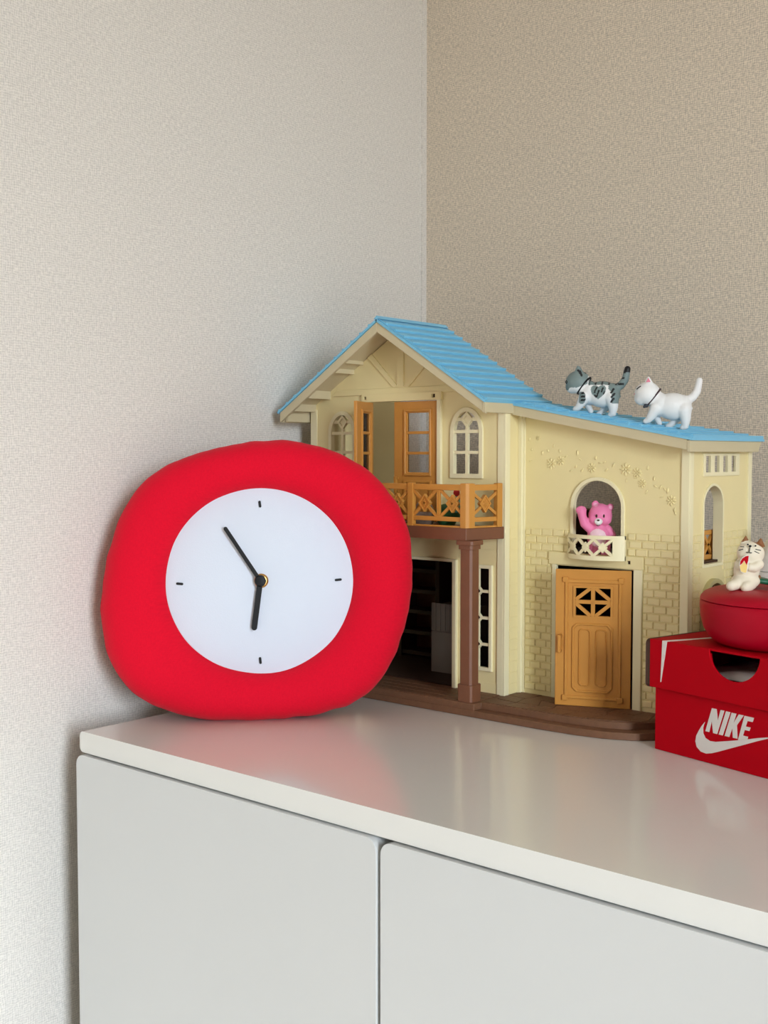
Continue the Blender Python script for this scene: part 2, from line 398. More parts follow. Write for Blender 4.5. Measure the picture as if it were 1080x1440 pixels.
# lower side window with hexagon glazing
wl = MB().prism(rect(*LW), [rect(LW[0] + .0035, LW[1] - .0035, LW[2] + .0035, LW[3] - .0035)], fG, -0.0022, 0.002).build('window_frame', 'cream_trim', H, None, 0.0005)
cxw = (LW[0] + LW[1]) / 2
g = MB()
for k in range(1, 4):
    z = LW[2] + (LW[3] - LW[2]) * k / 4
    g.prism([(cxw - .0052, z), (cxw, z - .0052), (cxw + .0052, z), (cxw, z + .0052)], [[(cxw - .0026, z), (cxw, z - .0026), (cxw + .0026, z), (cxw, z + .0026)]], fG, -0.0012, 0.001)
    for sx in (-1, 1):
        g.box(min(cxw + sx * .0042, cxw + sx * .0125), max(cxw + sx * .0042, cxw + sx * .0125), YG - .001, YG + .001, z - .0013, z + .0013)
zz = [LW[2] + .0035] + [LW[2] + (LW[3] - LW[2]) * k / 4 for k in (1, 2, 3)] + [LW[3] - .0035]
for k in range(4):
    g.box(cxw - .0012, cxw + .0012, YG - .001, YG + .001, zz[k] + (.0042 if k else 0), zz[k + 1] - (.0042 if k < 3 else 0))
g.build('glazing_bars', 'cream_trim', wl)

# arched upper windows
for a, b in UW:
    fr = MB().prism(arch(a, b, 0.2115, 0.2545, 18, 0.2775), [arch(a + .0042, b - .0042, 0.2157, 0.2545, 18, 0.2733)], fG, -0.0022, 0.003).build('window_frame', 'cream_trim', H, None, 0.0006)
    c = (a + b) / 2; g = MB()
    g.box(a + .0042, b - .0042, YG - .0012, YG + .0018, 0.2535, 0.2565).box(a + .0042, b - .0042, YG - .0012, YG + .0018, 0.2342, 0.237)
    g.box(c - .0015, c + .0015, YG - .001, YG + .0018, 0.2157, 0.2595)
    g.prism([(c - .0068, 0.2665), (c, 0.2585), (c + .0068, 0.2665), (c, 0.2735)], [[(c - .0036, 0.2663), (c, 0.2622), (c + .0036, 0.2663), (c, 0.2702)]], fG, -0.0016, 0.0016)
    g.prism([(c - .0036, 0.2663), (c, 0.2622), (c + .0036, 0.2663), (c, 0.2702)], [], fG, -0.0006, 0.0012)
    g.box(a + .004, c - .006, YG - .001, YG + .0016, 0.2648, 0.268).box(c + .006, b - .004, YG - .001, YG + .0016, 0.2648, 0.268)
    g.build('glazing_bars', 'cream_trim', fr)

# gable timber relief
def relief(name, poly, d=0.0016): return MB().prism(poly, [], fG, -d, 0.0005).build(name, 'cream', H, None, 0.0004, 1)
relief('timber_beam', [(0.013, 0.2925), (0.193, 0.2925), (0.186, 0.2988), (0.02, 0.2988)])
relief('timber_post', rect(PX - .0040, PX + .0045, 0.2988, 0.3515))
relief('timber_brace', [(0.094, 0.2988), (0.101, 0.2988), (0.066, 0.3335), (0.0605, 0.3295)])
relief('timber_brace', [(0.1135, 0.2988), (0.1065, 0.2988), (0.1415, 0.3335), (0.147, 0.3295)])
# balcony door lintel and jambs
lt = MB().prism(rect(0.0545, 0.1552, 0.2855, 0.2932), [rect(0.0575, 0.0605, 0.288, 0.291), rect(0.1435, 0.1475, 0.2878, 0.2912)], fG, -0.0032, 0.0)
lt.build('door_lintel', 'cream', H, None, 0.0004)
MB().box(0.0573, 0.0607, YG - .0002, YG + .0004, 0.2878, 0.2912).box(0.1433, 0.1477, YG - .0002, YG + .0004, 0.2876, 0.2914).build('hinge_hole', 'dark_brown', H)
MB().box(0.1495, 0.1542, YG - .0032, YG + .002, 0.168, 0.2855).build('door_jamb', 'cream_trim', H, None, 0.0005)
MB().box(0.0555, 0.060, YG - .0032, YG + .002, 0.168, 0.2855).build('door_jamb', 'cream_trim', H, None, 0.0005)

# balcony door leaves: local u along the leaf, v up, d depth; m maps to the world
def balcony_leaf(hx, hy, ang, L, flip):
    ca, sa = math.cos(ang), math.sin(ang)
    m = lambda u, v, d: (hx + ca * u + sa * d, hy + sa * u - ca * d, v)
    z0, z1 = 0.1688, 0.2848
    p0, p1 = 0.0105, L - 0.0165
    if flip: p0, p1 = L - p1, L - p0
    ph = [(0.2163, 0.2335), (0.2362, 0.2532), (0.256, 0.2737)]
    leaf = MB().prism(rect(0, L, z0, z1), [rect(p0, p1, a, b) for a, b in ph], m, 0, 0.0032).build('door_leaf', 'tan', H, None, 0.0004)
    r = MB().prism(rect(p0 - .0035, p1 + .0035, 0.2128, 0.2772), [rect(p0 - .0012, p1 + .0012, 0.2151, 0.2749)], m, -0.0016, 0.0004)
    r.build('panel_moulding', 'tan', leaf, None, 0.0004, 1)
    MB().prism(rect(p0 - .0035, p1 + .0035, 0.173, 0.2085), [rect(p0 - .0015, p1 + .0015, 0.175, 0.2065)], m, -0.0016, 0.0004).build('panel_moulding', 'tan', leaf)
    for a, b in ph: MB().prism(rect(p0 - .0005, p1 + .0005, a - .0005, b + .0005), [], m, 0.0014, 0.0018).build('pane', 'clear_pane', leaf)
    hu = L - 0.0045
    MB().prism(rect(hu - .0013, hu + .0013, 0.196, 0.212), [], m, -0.0045, -0.002).prism(rect(hu - .0013, hu + .0013, 0.1965, 0.1985), [], m, -0.003, 0).prism(rect(hu - .0013, hu + .0013, 0.2095, 0.2115), [], m, -0.003, 0).build('handle', 'tan', leaf)
    return leaf
# right leaf shut (hinge on the right, so u runs to the left), left leaf swung out
balcony_leaf(0.1488, YG - 0.0008, math.pi, 0.0536, False)
lx, ly = 0.0866 - 0.0665, 0.2492 - 0.297
balcony_leaf(0.0680, 0.2965, math.atan2(ly, lx), 0.0505, False)

# main roof ----------------------------------------------------------
YR0, YR1 = 0.2600, 0.369
TIPL, TIPR = -0.0315, 0.2302
fR = lambda u, v, d: (u, d, v)
def slope_panel(name, xa, za, xb, zb, y0, y1, thick, material, off=0):
    dx, dz = xb - xa, zb - za; l = math.hypot(dx, dz); nx, nz = -dz / l, dx / l
    if nz < 0: nx, nz = -nx, -nz
    P = [(xa + nx * off, za + nz * off), (xb + nx * off, zb + nz * off), (xb + nx * (off - thick), zb + nz * (off - thick)), (xa + nx * (off - thick), za + nz * (off - thick))]
    return MB().prism(P, [], fR, y0, y1).build(name, material, H)
def courses(xa, za, xb, zb, n, y0, y1f, parent, lip=0.0018, start=0.0002):
    dx, dz = xb - xa, zb - za; l = math.hypot(dx, dz); ux, uz = dx / l, dz / l; nx, nz = -uz, ux
    if nz < 0: nx, nz = -nx, -nz
    for i in range(n):
        s0, s1 = l * i / n, l * (i + 1) / n
        P = [(s0 - .0002, 0), (s1, 0), (s1, lip), (s1 - .0007, lip + .0006), (s1 - .0018, lip + .0006), (s1 - .0027, lip - .0004), (s0 - .0002, start)]
        Q = [(xa + ux * s + nx * h, za + uz * s + nz * h) for s, h in P]
        MB().prism(Q, [], fR, y0, y1f((s0 + s1) / 2 / l)).build('roof_course', 'roof_blue', parent)
rp = slope_panel('roof_panel', PX, PZ - .0018, TIPR, zl_main(TIPR) - .0018, YR0, YR1, 0.0022, 'roof_blue')
courses(PX + .0002, PZ - .0018, TIPR, zl_main(TIPR) - .0018, 12, YR0 + .0022, lambda t: YR1 - .001, rp)
rl = slope_panel('roof_panel', PX, PZ - .0018, TIPL, zl_main(TIPL) - .0018, YR0, YR1, 0.0022, 'roof_blue')
courses(PX - .0002, PZ - .0018, TIPL, zl_main(TIPL) - .0018, 12, YR0 + .0022, lambda t: YR1 - .001, rl)
MB().prism([(PX - .0035, PZ - .0022), (PX, PZ + .0012), (PX + .0035, PZ - .0022)], [], fR, YR0 + .0005, YR1).build('ridge_cap', 'roof_blue', H)
# cream bargeboards and soffit
def barge(xa, za, xb, zb, y0, y1, hgt, name='bargeboard'):
    return MB().prism([(xa, za), (xb, zb), (xb, zb - hgt), (xa, za - hgt)], [], fR, y0, y1).build(name, 'eave_beige', H, None, 0.0004, 1)
barge(PX, PZ - .0045, TIPR - .001, zl_main(TIPR - .001) - .0045, YR0 + .0012, YR0 + .0045, 0.0098)
barge(PX, PZ - .0045, TIPL + .003, zl_main(TIPL + .003) - .0045, YR0 + .0012, YR0 + .0045, 0.0098)
barge(PX, PZ - .0040, TIPR - .0015, zl_main(TIPR - .0015) - .0040, YR0 + .004, YR1 - .001, 0.0026, 'soffit')
barge(PX, PZ - .0040, TIPL + .0035, zl_main(TIPL + .0035) - .0040, YR0 + .004, YR1 - .001, 0.0026, 'soffit')
# right eave end face board between gable roof and shed roof
MB().box(TIPR - .0035, TIPR - .0002, YR0 + .0004, 0.3050, zl_main(TIPR) - .0125, zl_main(TIPR) - .0035).build('eave_board', 'eave_beige', H, None, 0.0004)
MB().box(TIPL + .0022, TIPL + .006, YR0 + .0052, YR1 - .002, zl_main(TIPL) - .0125, zl_main(TIPL) - .004).build('eave_board', 'eave_beige', H, None, 0.0004)
# eave brackets
for xr_, zb_ in ((0.0545, 0.3232), (0.0420, 0.3142), (0.0095, 0.2900), (-0.0112, 0.2775), (-0.0205, 0.2670)):
    for mir in (0, 1):
        top = zl_main(xr_) - .0050
        P = [(xr_, zb_), (xr_ - .003, zb_), (xr_ - .003, top - .0015), (xr_, top)]
        if mir:
            P = [(2 * PX - a, b) for a, b in P]
            if P[0][0] > HX1 - .002: continue
        MB().prism(P, [], fR, YR0 + .0045, YG).build('eave_bracket', 'eave_beige', H)

# long part ----------------------------------------------------------
WX0, WX1 = 0.2842, 0.3318
DX0, DX1 = 0.2655, 0.3445
lp = [(HX1, ZB - .003), (XE, ZB - .003), (XE, z_shed(XE) - .007), (HX1, z_shed(HX1) - .007)]
MB().prism(lp, [rect(DX0, DX1, ZB - .001, 0.1335), arch(WX0 - .001, WX1 + .001, 0.1435, 0.1872, 20, 0.2116)], fL, 0, 0.003).build('long_wall', 'cream', H)
wfr = MB().prism(arch(WX0 - .003, WX1 + .003, 0.1440, 0.1872, 24, 0.2138), [arch(WX0, WX1, 0.1440, 0.1872, 24, 0.2106)], fL, -0.0022, 0.003).build('window_frame', 'cream_trim', H, None, 0.0006)
# small curved balcony
BX0, BX1, BZ0, BZ1 = 0.2800, 0.3370, 0.1415, 0.1632
def bow(s): return YLW - 0.003 - 0.0115 * math.sin(math.pi * min(max(s, 0), 1)) ** 0.75
fB = lambda u, v, d: (u, bow((u - BX0) / (BX1 - BX0)) + d, v)
def strip(z0, z1, x0=BX0, x1=BX1, n=24):
    m = MB()
    for i in range(n):
        a, b = x0 + (x1 - x0) * i / n, x0 + (x1 - x0) * (i + 1) / n
        m.prism(rect(a, b, z0, z1), [], fB, -0.001, 0.001)
    return m
wb = MB().prism([(BX0, YLW)] + [(BX0 + (BX1 - BX0) * i / 20, bow(i / 20)) for i in range(21)] + [(BX1, YLW)], [], fz, BZ0, BZ0 + .0022).build('window_balcony', 'cream_trim', H)
strip(BZ1 - .0032, BZ1).build('balcony_rail', 'cream_trim', wb)
strip(BZ0, BZ0 + .004).build('balcony_rail', 'cream_trim', wb)
strip(BZ0, BZ1, BX1 - .0085, BX1, 6).build('balcony_panel', 'cream_trim', wb)
strip(BZ0, BZ1, BX0, BX0 + .0016, 2).build('balcony_panel', 'cream_trim', wb)
lat = MB(); zm = (BZ0 + .004 + BZ1 - .0032) / 2; hh = (BZ1 - .0032 - BZ0 - .004) / 2
nx_ = 3; wx = (BX1 - .0085 - BX0) / nx_
for k in range(nx_):
    c = BX0 + wx * (k + .5)
    for sx in (-1, 1):
        for seg in range(4):
            t0, t1 = -1 + seg * .5, -0.5 + seg * .5
            lat.bar(fB(c + sx * t0 * wx / 2, zm + t0 * hh, 0), fB(c + sx * t1 * wx / 2, zm + t1 * hh, 0), 0.0024, 0.0018, (0, 1, 0))
    lat.prism([(c - .0036, zm), (c, zm - .0046), (c + .0036, zm), (c, zm + .0046)], [], fB, -0.0013, 0.001)
lat.build('balcony_lattice', 'cream_trim', wb)

# front door: lintel, jambs, leaf ajar
ll = MB().prism(rect(0.2592, 0.3536, 0.1345, 0.1456), [rect(0.3385, 0.3415, 0.1388, 0.1418)], fL, -0.0026, 0.0).build('door_lintel', 'cream', H, None, 0.0004)
MB().box(0.3383, 0.3417, YLW - .0005, YLW + .0004, 0.1386, 0.142).build('hinge_hole', 'dark_brown', H)
MB().box(0.2622, 0.2665, YLW - .002, YLW + .002, ZB, 0.1345).build('door_jamb', 'cream_trim', H, None, 0.0005)
MB().box(0.3445, 0.3525, YLW - .0024, YLW + .002, ZB, 0.1345).build('door_jamb', 'cream_trim', H, None, 0.0005)
hx, hy = 0.3432, 0.3190
fxp, fyp = 0.2826, 0.2939
Ld = math.hypot(fxp - hx, fyp - hy); aD = math.atan2(fyp - hy, fxp - hx)
ux_, uy_ = math.cos(aD), math.sin(aD); ox_, oy_ = uy_, -ux_         # outward normal (towards the viewer)
if oy_ > 0: ox_, oy_ = -ox_, -oy_
mD = lambda u, v, d: (hx + ux_ * (Ld - u) - ox_ * d, hy + uy_ * (Ld - u) - oy_ * d, v)   # u from the free (left) edge
z0d, z1d = 0.0128, 0.1332
def dz(py): return z1d - (py - 125) / (1320 - 125) * (z1d - z0d)     # measured along the left edge of the leaf
U = lambda px: (px - 65) / (740 - 65) * Ld
pane = rect(U(248), U(558), dz(525), dz(285))
leaf = MB().prism(rect(0, Ld, z0d, z1d), [pane], mD, 0, 0.0032).build('front_door', 'tan', H, None, 0.0004)
r1 = MB().prism(rect(U(152), U(655), dz(1255), dz(210)), [rect(U(178), U(632), dz(1228), dz(240))], mD, -0.0015, 0.0004)
for px, py in ((155, 213), (652, 213), (155, 1250), (652, 1250)):
    r1.prism(rect(U(px - 24), U(px + 24), dz(py + 24), dz(py - 24)), [], mD, -0.0019, 0.0004)
r1.build('door_moulding', 'tan', leaf, None, 0.0004, 1)
MB().prism(rect(U(228), U(580), dz(545), dz(265)), [rect(U(246), U(560), dz(527), dz(283))], mD, -0.0013, 0.001).build('window_frame', 'tan', leaf)
wb_ = MB(); cx_, cz_ = 403, 405
wb_.prism(rect(U(386), U(420), dz(527), dz(283)), [], mD, -0.0008, 0.0022).prism(rect(U(246), U(560), dz(420), dz(388)), [], mD, -0.0008, 0.0022)
for a, b in (((250, 385), (380, 285)), ((556, 385), (426, 285)), ((250, 420), (380, 525)), ((556, 420), (426, 525))):
    wb_.bar(mD(U(a[0]), dz(a[1]), .0006), mD(U(b[0]), dz(b[1]), .0006), 0.0031, 0.0026, (ox_, oy_, 0))
wb_.build('glazing_bars', 'tan', leaf)
def octo(x0, x1, y0, y1, c):
    P = [(x0 + c, y1), (x1 - c, y1), (x1, y1 - c), (x1, y0 + c), (x1 - c, y0), (x0 + c, y0), (x0, y0 + c), (x0, y1 - c)]
    return [(U(a), dz(b)) for a, b in P]
MB().prism(octo(218, 582, 590, 1195, 40), [octo(236, 564, 608, 1177, 36)], mD, -0.0016, 0.0004).build('door_moulding', 'tan', leaf, None, 0.0005, 1)
for a, b in ((278, 382), (428, 528)):
    MB().prism(octo(a, b, 640, 1140, 20), [octo(a + 9, b - 9, 650, 1130, 17)], mD, -0.0013, 0.0004).build('door_moulding', 'tan', leaf, None, 0.0004, 1)
MB().prism(octo(86, 136, 672, 872, 18), [octo(94, 128, 682, 862, 15)], mD, -0.0006, 0.0004).build('handle_plate', 'tan', leaf)
MB().prism(rect(U(98), U(124), dz(850), dz(695)), [], mD, -0.0062, -0.0042).prism(rect(U(98), U(124), dz(720), dz(695)), [], mD, -0.005, 0.0002).prism(rect(U(98), U(124), dz(850), dz(826)), [], mD, -0.005, 0.0002).build('handle', 'tan', leaf, None, 0.0005)

# shed roof
XS0, XS1 = 0.2285, 0.4045
YS0 = 0.3035
ysb = lambda t: 0.368 + (0.452 - 0.368) * t
def shed_solid(name, off, thick, x0, x1, y0, ya, yb, material):
    P = [(x0, z_shed(x0) + off), (x1, z_shed(x1) + off)]
    v = []
    for (x, z), yy in zip(P, (ya, yb)):
        v += [(x, y0, z), (x, yy, z), (x, yy, z - thick), (x, y0, z - thick)]
    return MB().add(v, [(0, 1, 5, 4), (3, 7, 6, 2), (0, 4, 7, 3), (1, 2, 6, 5), (0, 3, 2, 1), (4, 5, 6, 7)]).build(name, material, H)
sp_ = shed_solid('roof_panel', -0.0018, 0.0022, XS0, XS1, YS0, ysb(0), ysb(1), 'roof_blue')
courses(XS0, z_shed(XS0) - .0018, XS1, z_shed(XS1) - .0018, 15, YS0 + .0022, lambda t: ysb(t), sp_, 0.0021)
shed_solid('soffit', -0.0038, 0.0025, XS0 + .001, XS1 - .002, YS0 + .002, ysb(0) - .002, ysb(1) - .003, 'eave_beige')
# fascia along front and right end
v = []
for x in (HX1 + .002, XS1 - .0046):
    z = z_shed(x) - .004; v += [(x, YS0 + .001, z), (x, YS0 + .004, z), (x, YS0 + .004, z - .0085), (x, YS0 + .001, z - .0085)]
MB().add(v, [(0, 1, 5, 4), (3, 7, 6, 2), (0, 4, 7, 3), (1, 2, 6, 5), (0, 3, 2, 1), (4, 5, 6, 7)]).build('fascia', 'eave_beige', H)
zf = z_shed(XS1)
MB().prism([(YS0 + .0006, zf - .004), (0.4495, zf - .004), (0.442, zf - .0135), (YS0 + .0006, zf - .0135)], [], lambda u, v, d: (XS1 - .0015 - d, u, v), 0, 0.003).build('fascia', 'eave_beige', H, None, 0.0004)

# right end wall
YE1 = 0.447
ew = MB().prism(rect(YLW, YE1, ZB, z_shed(XE) - .007), [rect(0.3492, 0.4188, 0.2168, 0.2338)] + [arch(0.3494, 0.3880, 0.1385, 0.190, 18, 0.2075), arch(0.3487, 0.3903, ZB + .02, 0.100, 14, 0.1235)], fE, 0, 0.004)
ew.build('end_wall', 'cream', H)
MB().prism(rect(0.3475, 0.4205, 0.2150, 0.2345), [rect(0.3495 + .0022 + k * .0172, 0.3495 + .0118 + k * .0172, 0.2185, 0.2325) for k in range(4)], fE, -0.0016, 0.0012).build('window_frame', 'cream_trim', H, None, 0.0004)
MB().prism(arch(0.3482, 0.3892, 0.1368, 0.190, 20, 0.2088), [arch(0.3502, 0.3872, 0.1395, 0.190, 20, 0.2065)], fE, -0.0014, 0.008).build('window_frame', 'cream_trim', H, None, 0.0004)
MB().prism(arch(0.3455, 0.3935, ZB, 0.100, 16, 0.1265), [arch(0.3495, 0.3895, ZB, 0.100, 16, 0.1225)], fE, -0.0045, 0.0036).build('arch_frame', 'cream_inside', H, None, 0.0005)
MB().box(XE - .006, XE + .0014, YLW - .0016, YLW, ZB, z_shed(XE) - .008).build('corner_post', 'cream_trim', H, None, 0.0005)
MB().box(XE, XE + .0016, YLW, YLW + .0065, ZB, z_shed(XE) - .008).build('corner_post', 'cream_trim', H, None, 0.0005)
MB().box(XE - .004, XE + .0016, YE1 - .0065, YE1 + .001, ZB, z_shed(XE) - .009).build('corner_post', 'cream_trim', H, None, 0.0005)

# bricks: real raised bricks, shared meshes
def brick_mesh(wd, ht):
    c = 0.0005; d = 0.0012
    vs = [(-wd / 2, 0, -ht / 2), (wd / 2, 0, -ht / 2), (wd / 2, 0, ht / 2), (-wd / 2, 0, ht / 2),
          (-wd / 2 + c, -d, -ht / 2 + c), (wd / 2 - c, -d, -ht / 2 + c), (wd / 2 - c, -d, ht / 2 - c), (-wd / 2 + c, -d, ht / 2 - c)]
    me = bpy.data.meshes.new('brick'); me.from_pydata(vs, [], [(4, 5, 6, 7), (0, 1, 5, 4), (1, 2, 6, 5), (2, 3, 7, 6), (3, 0, 4, 7), (3, 2, 1, 0)])
    me.materials.append(MATS['cream']); return me
BP, BH, GAP = 0.0119, 0.00683, 0.0008
bcache = {}
nb = 0
def put_brick(x, y, z, wd, rz):
    global nb
    key = round(wd, 4)
    if key not in bcache: bcache[key] = brick_mesh(key, BH - GAP)
    o = bpy.data.objects.new('brick', bcache[key]); o.location = (x, y, z); o.rotation_euler = (0, 0, rz); link(o, house); nb += 1
ZTOP = 0.1662
def brick_rows(u0, u1, nrow0, nrow1, blocked, place):
    for r in range(nrow0, nrow1):
        z1 = ZTOP - r * BH; z0 = z1 - BH
        if z0 < ZB: break
        u = u0 - (BP * 0.5 if r % 2 == 0 else 0)
        while u < u1:
            a, b = max(u, u0), min(u + BP, u1)
            segs = [(a, b)]
            for (bu0, bu1, bz0, bz1) in blocked:
                if bz1 > z0 + .001 and bz0 < z1 - .001:
                    ns = []
                    for s, e in segs:
                        if e <= bu0 or s >= bu1: ns.append((s, e)); continue
                        if s < bu0: ns.append((s, bu0))
                        if e > bu1: ns.append((bu1, e))
                    segs = ns
            for s, e in segs:
                if e - s > 0.0028: place((s + e) / 2, (z0 + z1) / 2, e - s - GAP)
            u += BP
bl_long = [(0.2618, 0.3530, 0, 0.1345), (0.2588, 0.3540, 0.1345, 0.146), (BX0 - .001, BX1 + .001, 0.141, 0.1645)]
brick_rows(HX1 + .006, XE - .0065, 0, 23, bl_long, lambda u, z, wd: put_brick(u, YLW, z, wd, 0))
bl_end = [(0.3478, 0.3898, 0.136, 0.21), (0.3450, 0.394, 0, 0.127)]
brick_rows(YLW + .0075, YE1 - .0072, 0, 11, bl_end, lambda u, z, wd: put_brick(XE, u, z, wd, math.pi / 2))
rest = MB()
def rest_brick(u, z, wd):
    c = 0.0005; d = 0.0012; ht = BH - GAP
    q = [(XE, u - wd / 2, z - ht / 2), (XE, u + wd / 2, z - ht / 2), (XE, u + wd / 2, z + ht / 2), (XE, u - wd / 2, z + ht / 2)]
    q2 = [(XE + d, u - wd / 2 + c, z - ht / 2 + c), (XE + d, u + wd / 2 - c, z - ht / 2 + c), (XE + d, u + wd / 2 - c, z + ht / 2 - c), (XE + d, u - wd / 2 + c, z + ht / 2 - c)]
    rest.add(q + q2, [(4, 5, 6, 7), (0, 1, 5, 4), (1, 2, 6, 5), (2, 3, 7, 6), (3, 0, 4, 7), (3, 2, 1, 0)])
brick_rows(YLW + .0075, YE1 - .0072, 11, 23, bl_end, rest_brick)
tag(rest.build('lower_bricks', 'cream', H), kind='stuff')
print('bricks', nb)

# raised flower garland on the long wall
def flower(px, py, r):
    p = at(px, py, Y=YLW); m = MB()
    for k in range(8):
        a = k * math.pi / 4; c = (p.x + math.cos(a) * r * .62, YLW - .0001, p.z + math.sin(a) * r * .62)
        ax = (Vector((math.cos(a), 0, math.sin(a))), Vector((0, 1, 0)), Vector((-math.sin(a), 0, math.cos(a))))
        m.ell(c, (r * .42, 0.0010, r * .17), ax, 8, 5)
    m.ell((p.x, YLW - .0002, p.z), (r * .2, 0.0010, r * .2), None, 8, 5)
    m.build('flower_relief', 'cream', H, 60)
for px, py, r in ((757, 616, .0022), (775, 652, .0052), (788, 648, .0044), (832, 658, .0044), (880, 660, .0056), (896, 665, .0046), (903, 680, .004), (944, 704, .0046)): flower(px, py, r)
def sprig(px, py, a, l):
    p = at(px, py, Y=YLW); a = math.radians(a)
    ax = (Vector((math.cos(a), 0, math.sin(a))), Vector((0, 1, 0)), Vector((-math.sin(a), 0, math.cos(a))))
    MB().ell((p.x, YLW - .0001, p.z), (l * 1.1, 0.0009, l * .40), ax, 8, 5).build('leaf_relief', 'cream', H, 60)
for px, py, a, l in ((745, 618, 80, .0016), (748, 632, 60, .0014), (746, 648, 20, .0016), (763, 637, 80, .0018), (771, 634, 110, .0016), (779, 627, 70, .0018), (787, 634, 100, .0018), (796, 642, 30, .0014), (812, 637, 90, .0024), (816, 646, -40, .0016), (810, 656, 60, .0016), (819, 661, 50, .0020), (803, 662, 20, .0014), (838, 644, 80, .0018), (844, 651, 0, .0018), (850, 650, 40, .0016), (853, 661, 45, .0018), (863, 654, 60, .0020), (881, 676, 80, .0016), (893, 672, 20, .0012), (911, 658, 80, .0018), (909, 692, 60, .0020), (920, 673, 80, .0018), (922, 684, -30, .0018), (929, 685, 60, .0020), (930, 699, 20, .0016), (939, 690, 80, .0024), (935, 688, 130, .0016), (949, 717, 80, .0020), (950, 722, 110, .0014)): sprig(px, py, a, l)

# balcony ------------------------------------------------------------
sl = [(-0.0100, 0.252), (0.2155, 0.252), (0.2268, 0.2955), (-0.0215, 0.2955)]
MB().prism(sl, [], fz, 0.1570, 0.1680).build('balcony_slab', 'brown', H, None, 0.0007)
rail = bpy.data.objects.new('balcony_railing', None)
def rail_run(p, q, cells, post_ends=(True, True)):
    p = Vector(p); q = Vector(q); a = (q - p); L = a.length; a.normalize(); n = Vector((a.y, -a.x, 0))
    z0 = 0.168
    m = lambda u, v, d: tuple(p + a * u + n * d + Vector((0, 0, v)))
    fr = MB()
    fr.prism(rect(0, L, 0.2015, 0.2068), [], m, -0.0017, 0.0017).prism(rect(0, L, 0.1735, 0.1775), [], m, -0.0014, 0.0014).prism(rect(0, L, z0, 0.1697), [], m, -0.0017, 0.0017)
    f = fr.build('railing', 'tan', H, None, 0.0003, 1)
    cw = L / cells
    for k in range(cells + 1):
        if (k == 0 and not post_ends[0]) or (k == cells and not post_ends[1]): continue
        big = (cells - k) % 2 == 0 or cells == 1
        hw = 0.0030 if big else 0.0016
        u = min(max(k * cw, hw), L - hw)
        MB().prism(rect(u - hw, u + hw, z0 if big else 0.1775, 0.2078 if big else 0.2015), [], m, -0.0026 if big else -0.0013, 0.0026 if big else 0.0013).build('railing_post', 'tan', f, None, 0.0003, 1)
    for k in range(cells):
        c = (k + .5) * cw; zm = 0.1895; hu, hz = cw / 2 - .002, 0.012
        lat = MB()
        for sx in (-1, 1):
            lat.bar(m(c - sx * hu, zm - hz, 0), m(c + sx * hu, zm + hz, 0), 0.0026, 0.0018, n)
        lat.build('railing_cross', 'tan', f)
        dm = MB().prism([(c - .0068, zm), (c, zm - .0082), (c + .0068, zm), (c, zm + .0082)], [[(c - .0054, zm), (c, zm - .0065), (c + .0054, zm), (c, zm + .0065)]], m, -0.0019, 0.0019)
        dm.prism([(c - .0054, zm), (c, zm - .0065), (c + .0054, zm), (c, zm + .0065)], [], m, -0.001, 0.001)
        for j in range(8):
            aa = j * math.pi / 4
            dm.prism([(c + .0006 * math.cos(aa + 1.57), zm + .0007 * math.sin(aa + 1.57)), (c + .003 * math.cos(aa), zm + .0036 * math.sin(aa)), (c - .0006 * math.cos(aa + 1.57), zm - .0007 * math.sin(aa + 1.57))], [], m, 0.0008, 0.0017)
        dm.build('railing_diamond', 'tan', f)
rail_run((-0.008, 0.2545, 0), (0.2150, 0.2545, 0), 7)
MB().prism([(0.2098, 0.2517), (0.2150, 0.2517), (0.2176, 0.2540), (0.2180, 0.2592), (0.2140, 0.2592), (0.2098, 0.2570)], [], fz, 0.168, 0.2080).build('railing_post', 'tan', H, None, 0.0003, 1)
rail_run((0.2152, 0.2550, 0), (0.2245, 0.2925, 0), 1)
rail_run((-0.0175, 0.2925, 0), (-0.0082, 0.2550, 0), 1)
bpy.data.objects.remove(rail)
# columns
for cx in (0.2138, -0.0100):
    cy = 0.2600; hw = 0.0066; ch = 0.0018
    oc = lambda h, c: [(cx - h + c, cy - h), (cx + h - c, cy - h), (cx + h, cy - h + c), (cx + h, cy + h - c), (cx + h - c, cy + h), (cx - h + c, cy + h), (cx - h, cy + h - c), (cx - h, cy - h + c)]
    c_ = MB().prism(oc(hw, ch), [], fz, 0.0275, 0.149).build('column', 'brown', H)
    MB().prism(oc(hw + .0016, ch), [], fz, ZB, 0.0275).build('column_base', 'brown', c_, None, 0.0005)
    MB().prism(oc(hw + .0012, ch), [], fz, 0.149, 0.1530).prism(oc(hw + .0028, ch), [], fz, 0.1530, 0.1570).build('column_capital', 'brown', c_, None, 0.0005)

# ------------------------------------------------------------------ things in the house
# shelf-like stair unit on the dark ground floor
sh = thing('toy_shelf', (0.11, 0.40, ZB), 'dark brown toy shelf unit inside the dark ground floor of the toy house', 'shelf')
SX0, SX1, SY = 0.018, 0.075, 0.395
MB().box(SX0, SX0 + .005, SY, SY + .03, ZB + .0012, 0.150).build('side_panel', 'dark_brown', sh)
MB().box(SX1 - .005, SX1, SY, SY + .03, ZB + .0012, 0.150).build('side_panel', 'dark_brown', sh)
MB().box(SX0 + .005, SX1 - .005, SY + .027, SY + .03, ZB + .0012, 0.150).build('back_panel', 'brown', sh)
for k in range(7):
    z = ZB + .004 + k * .0225
    MB().box(SX0 + .005, SX1 - .005, SY + .001, SY + .027, z, z + .004).build('shelf_board', 'dark_brown', sh)
cr = thing('toy_crate', (0.13, 0.375, ZB), 'pale grey slatted toy crate on the dark ground floor of the toy house', 'crate')
qx0, qx1, qy0, qy1 = 0.104, 0.152, 0.345, 0.375
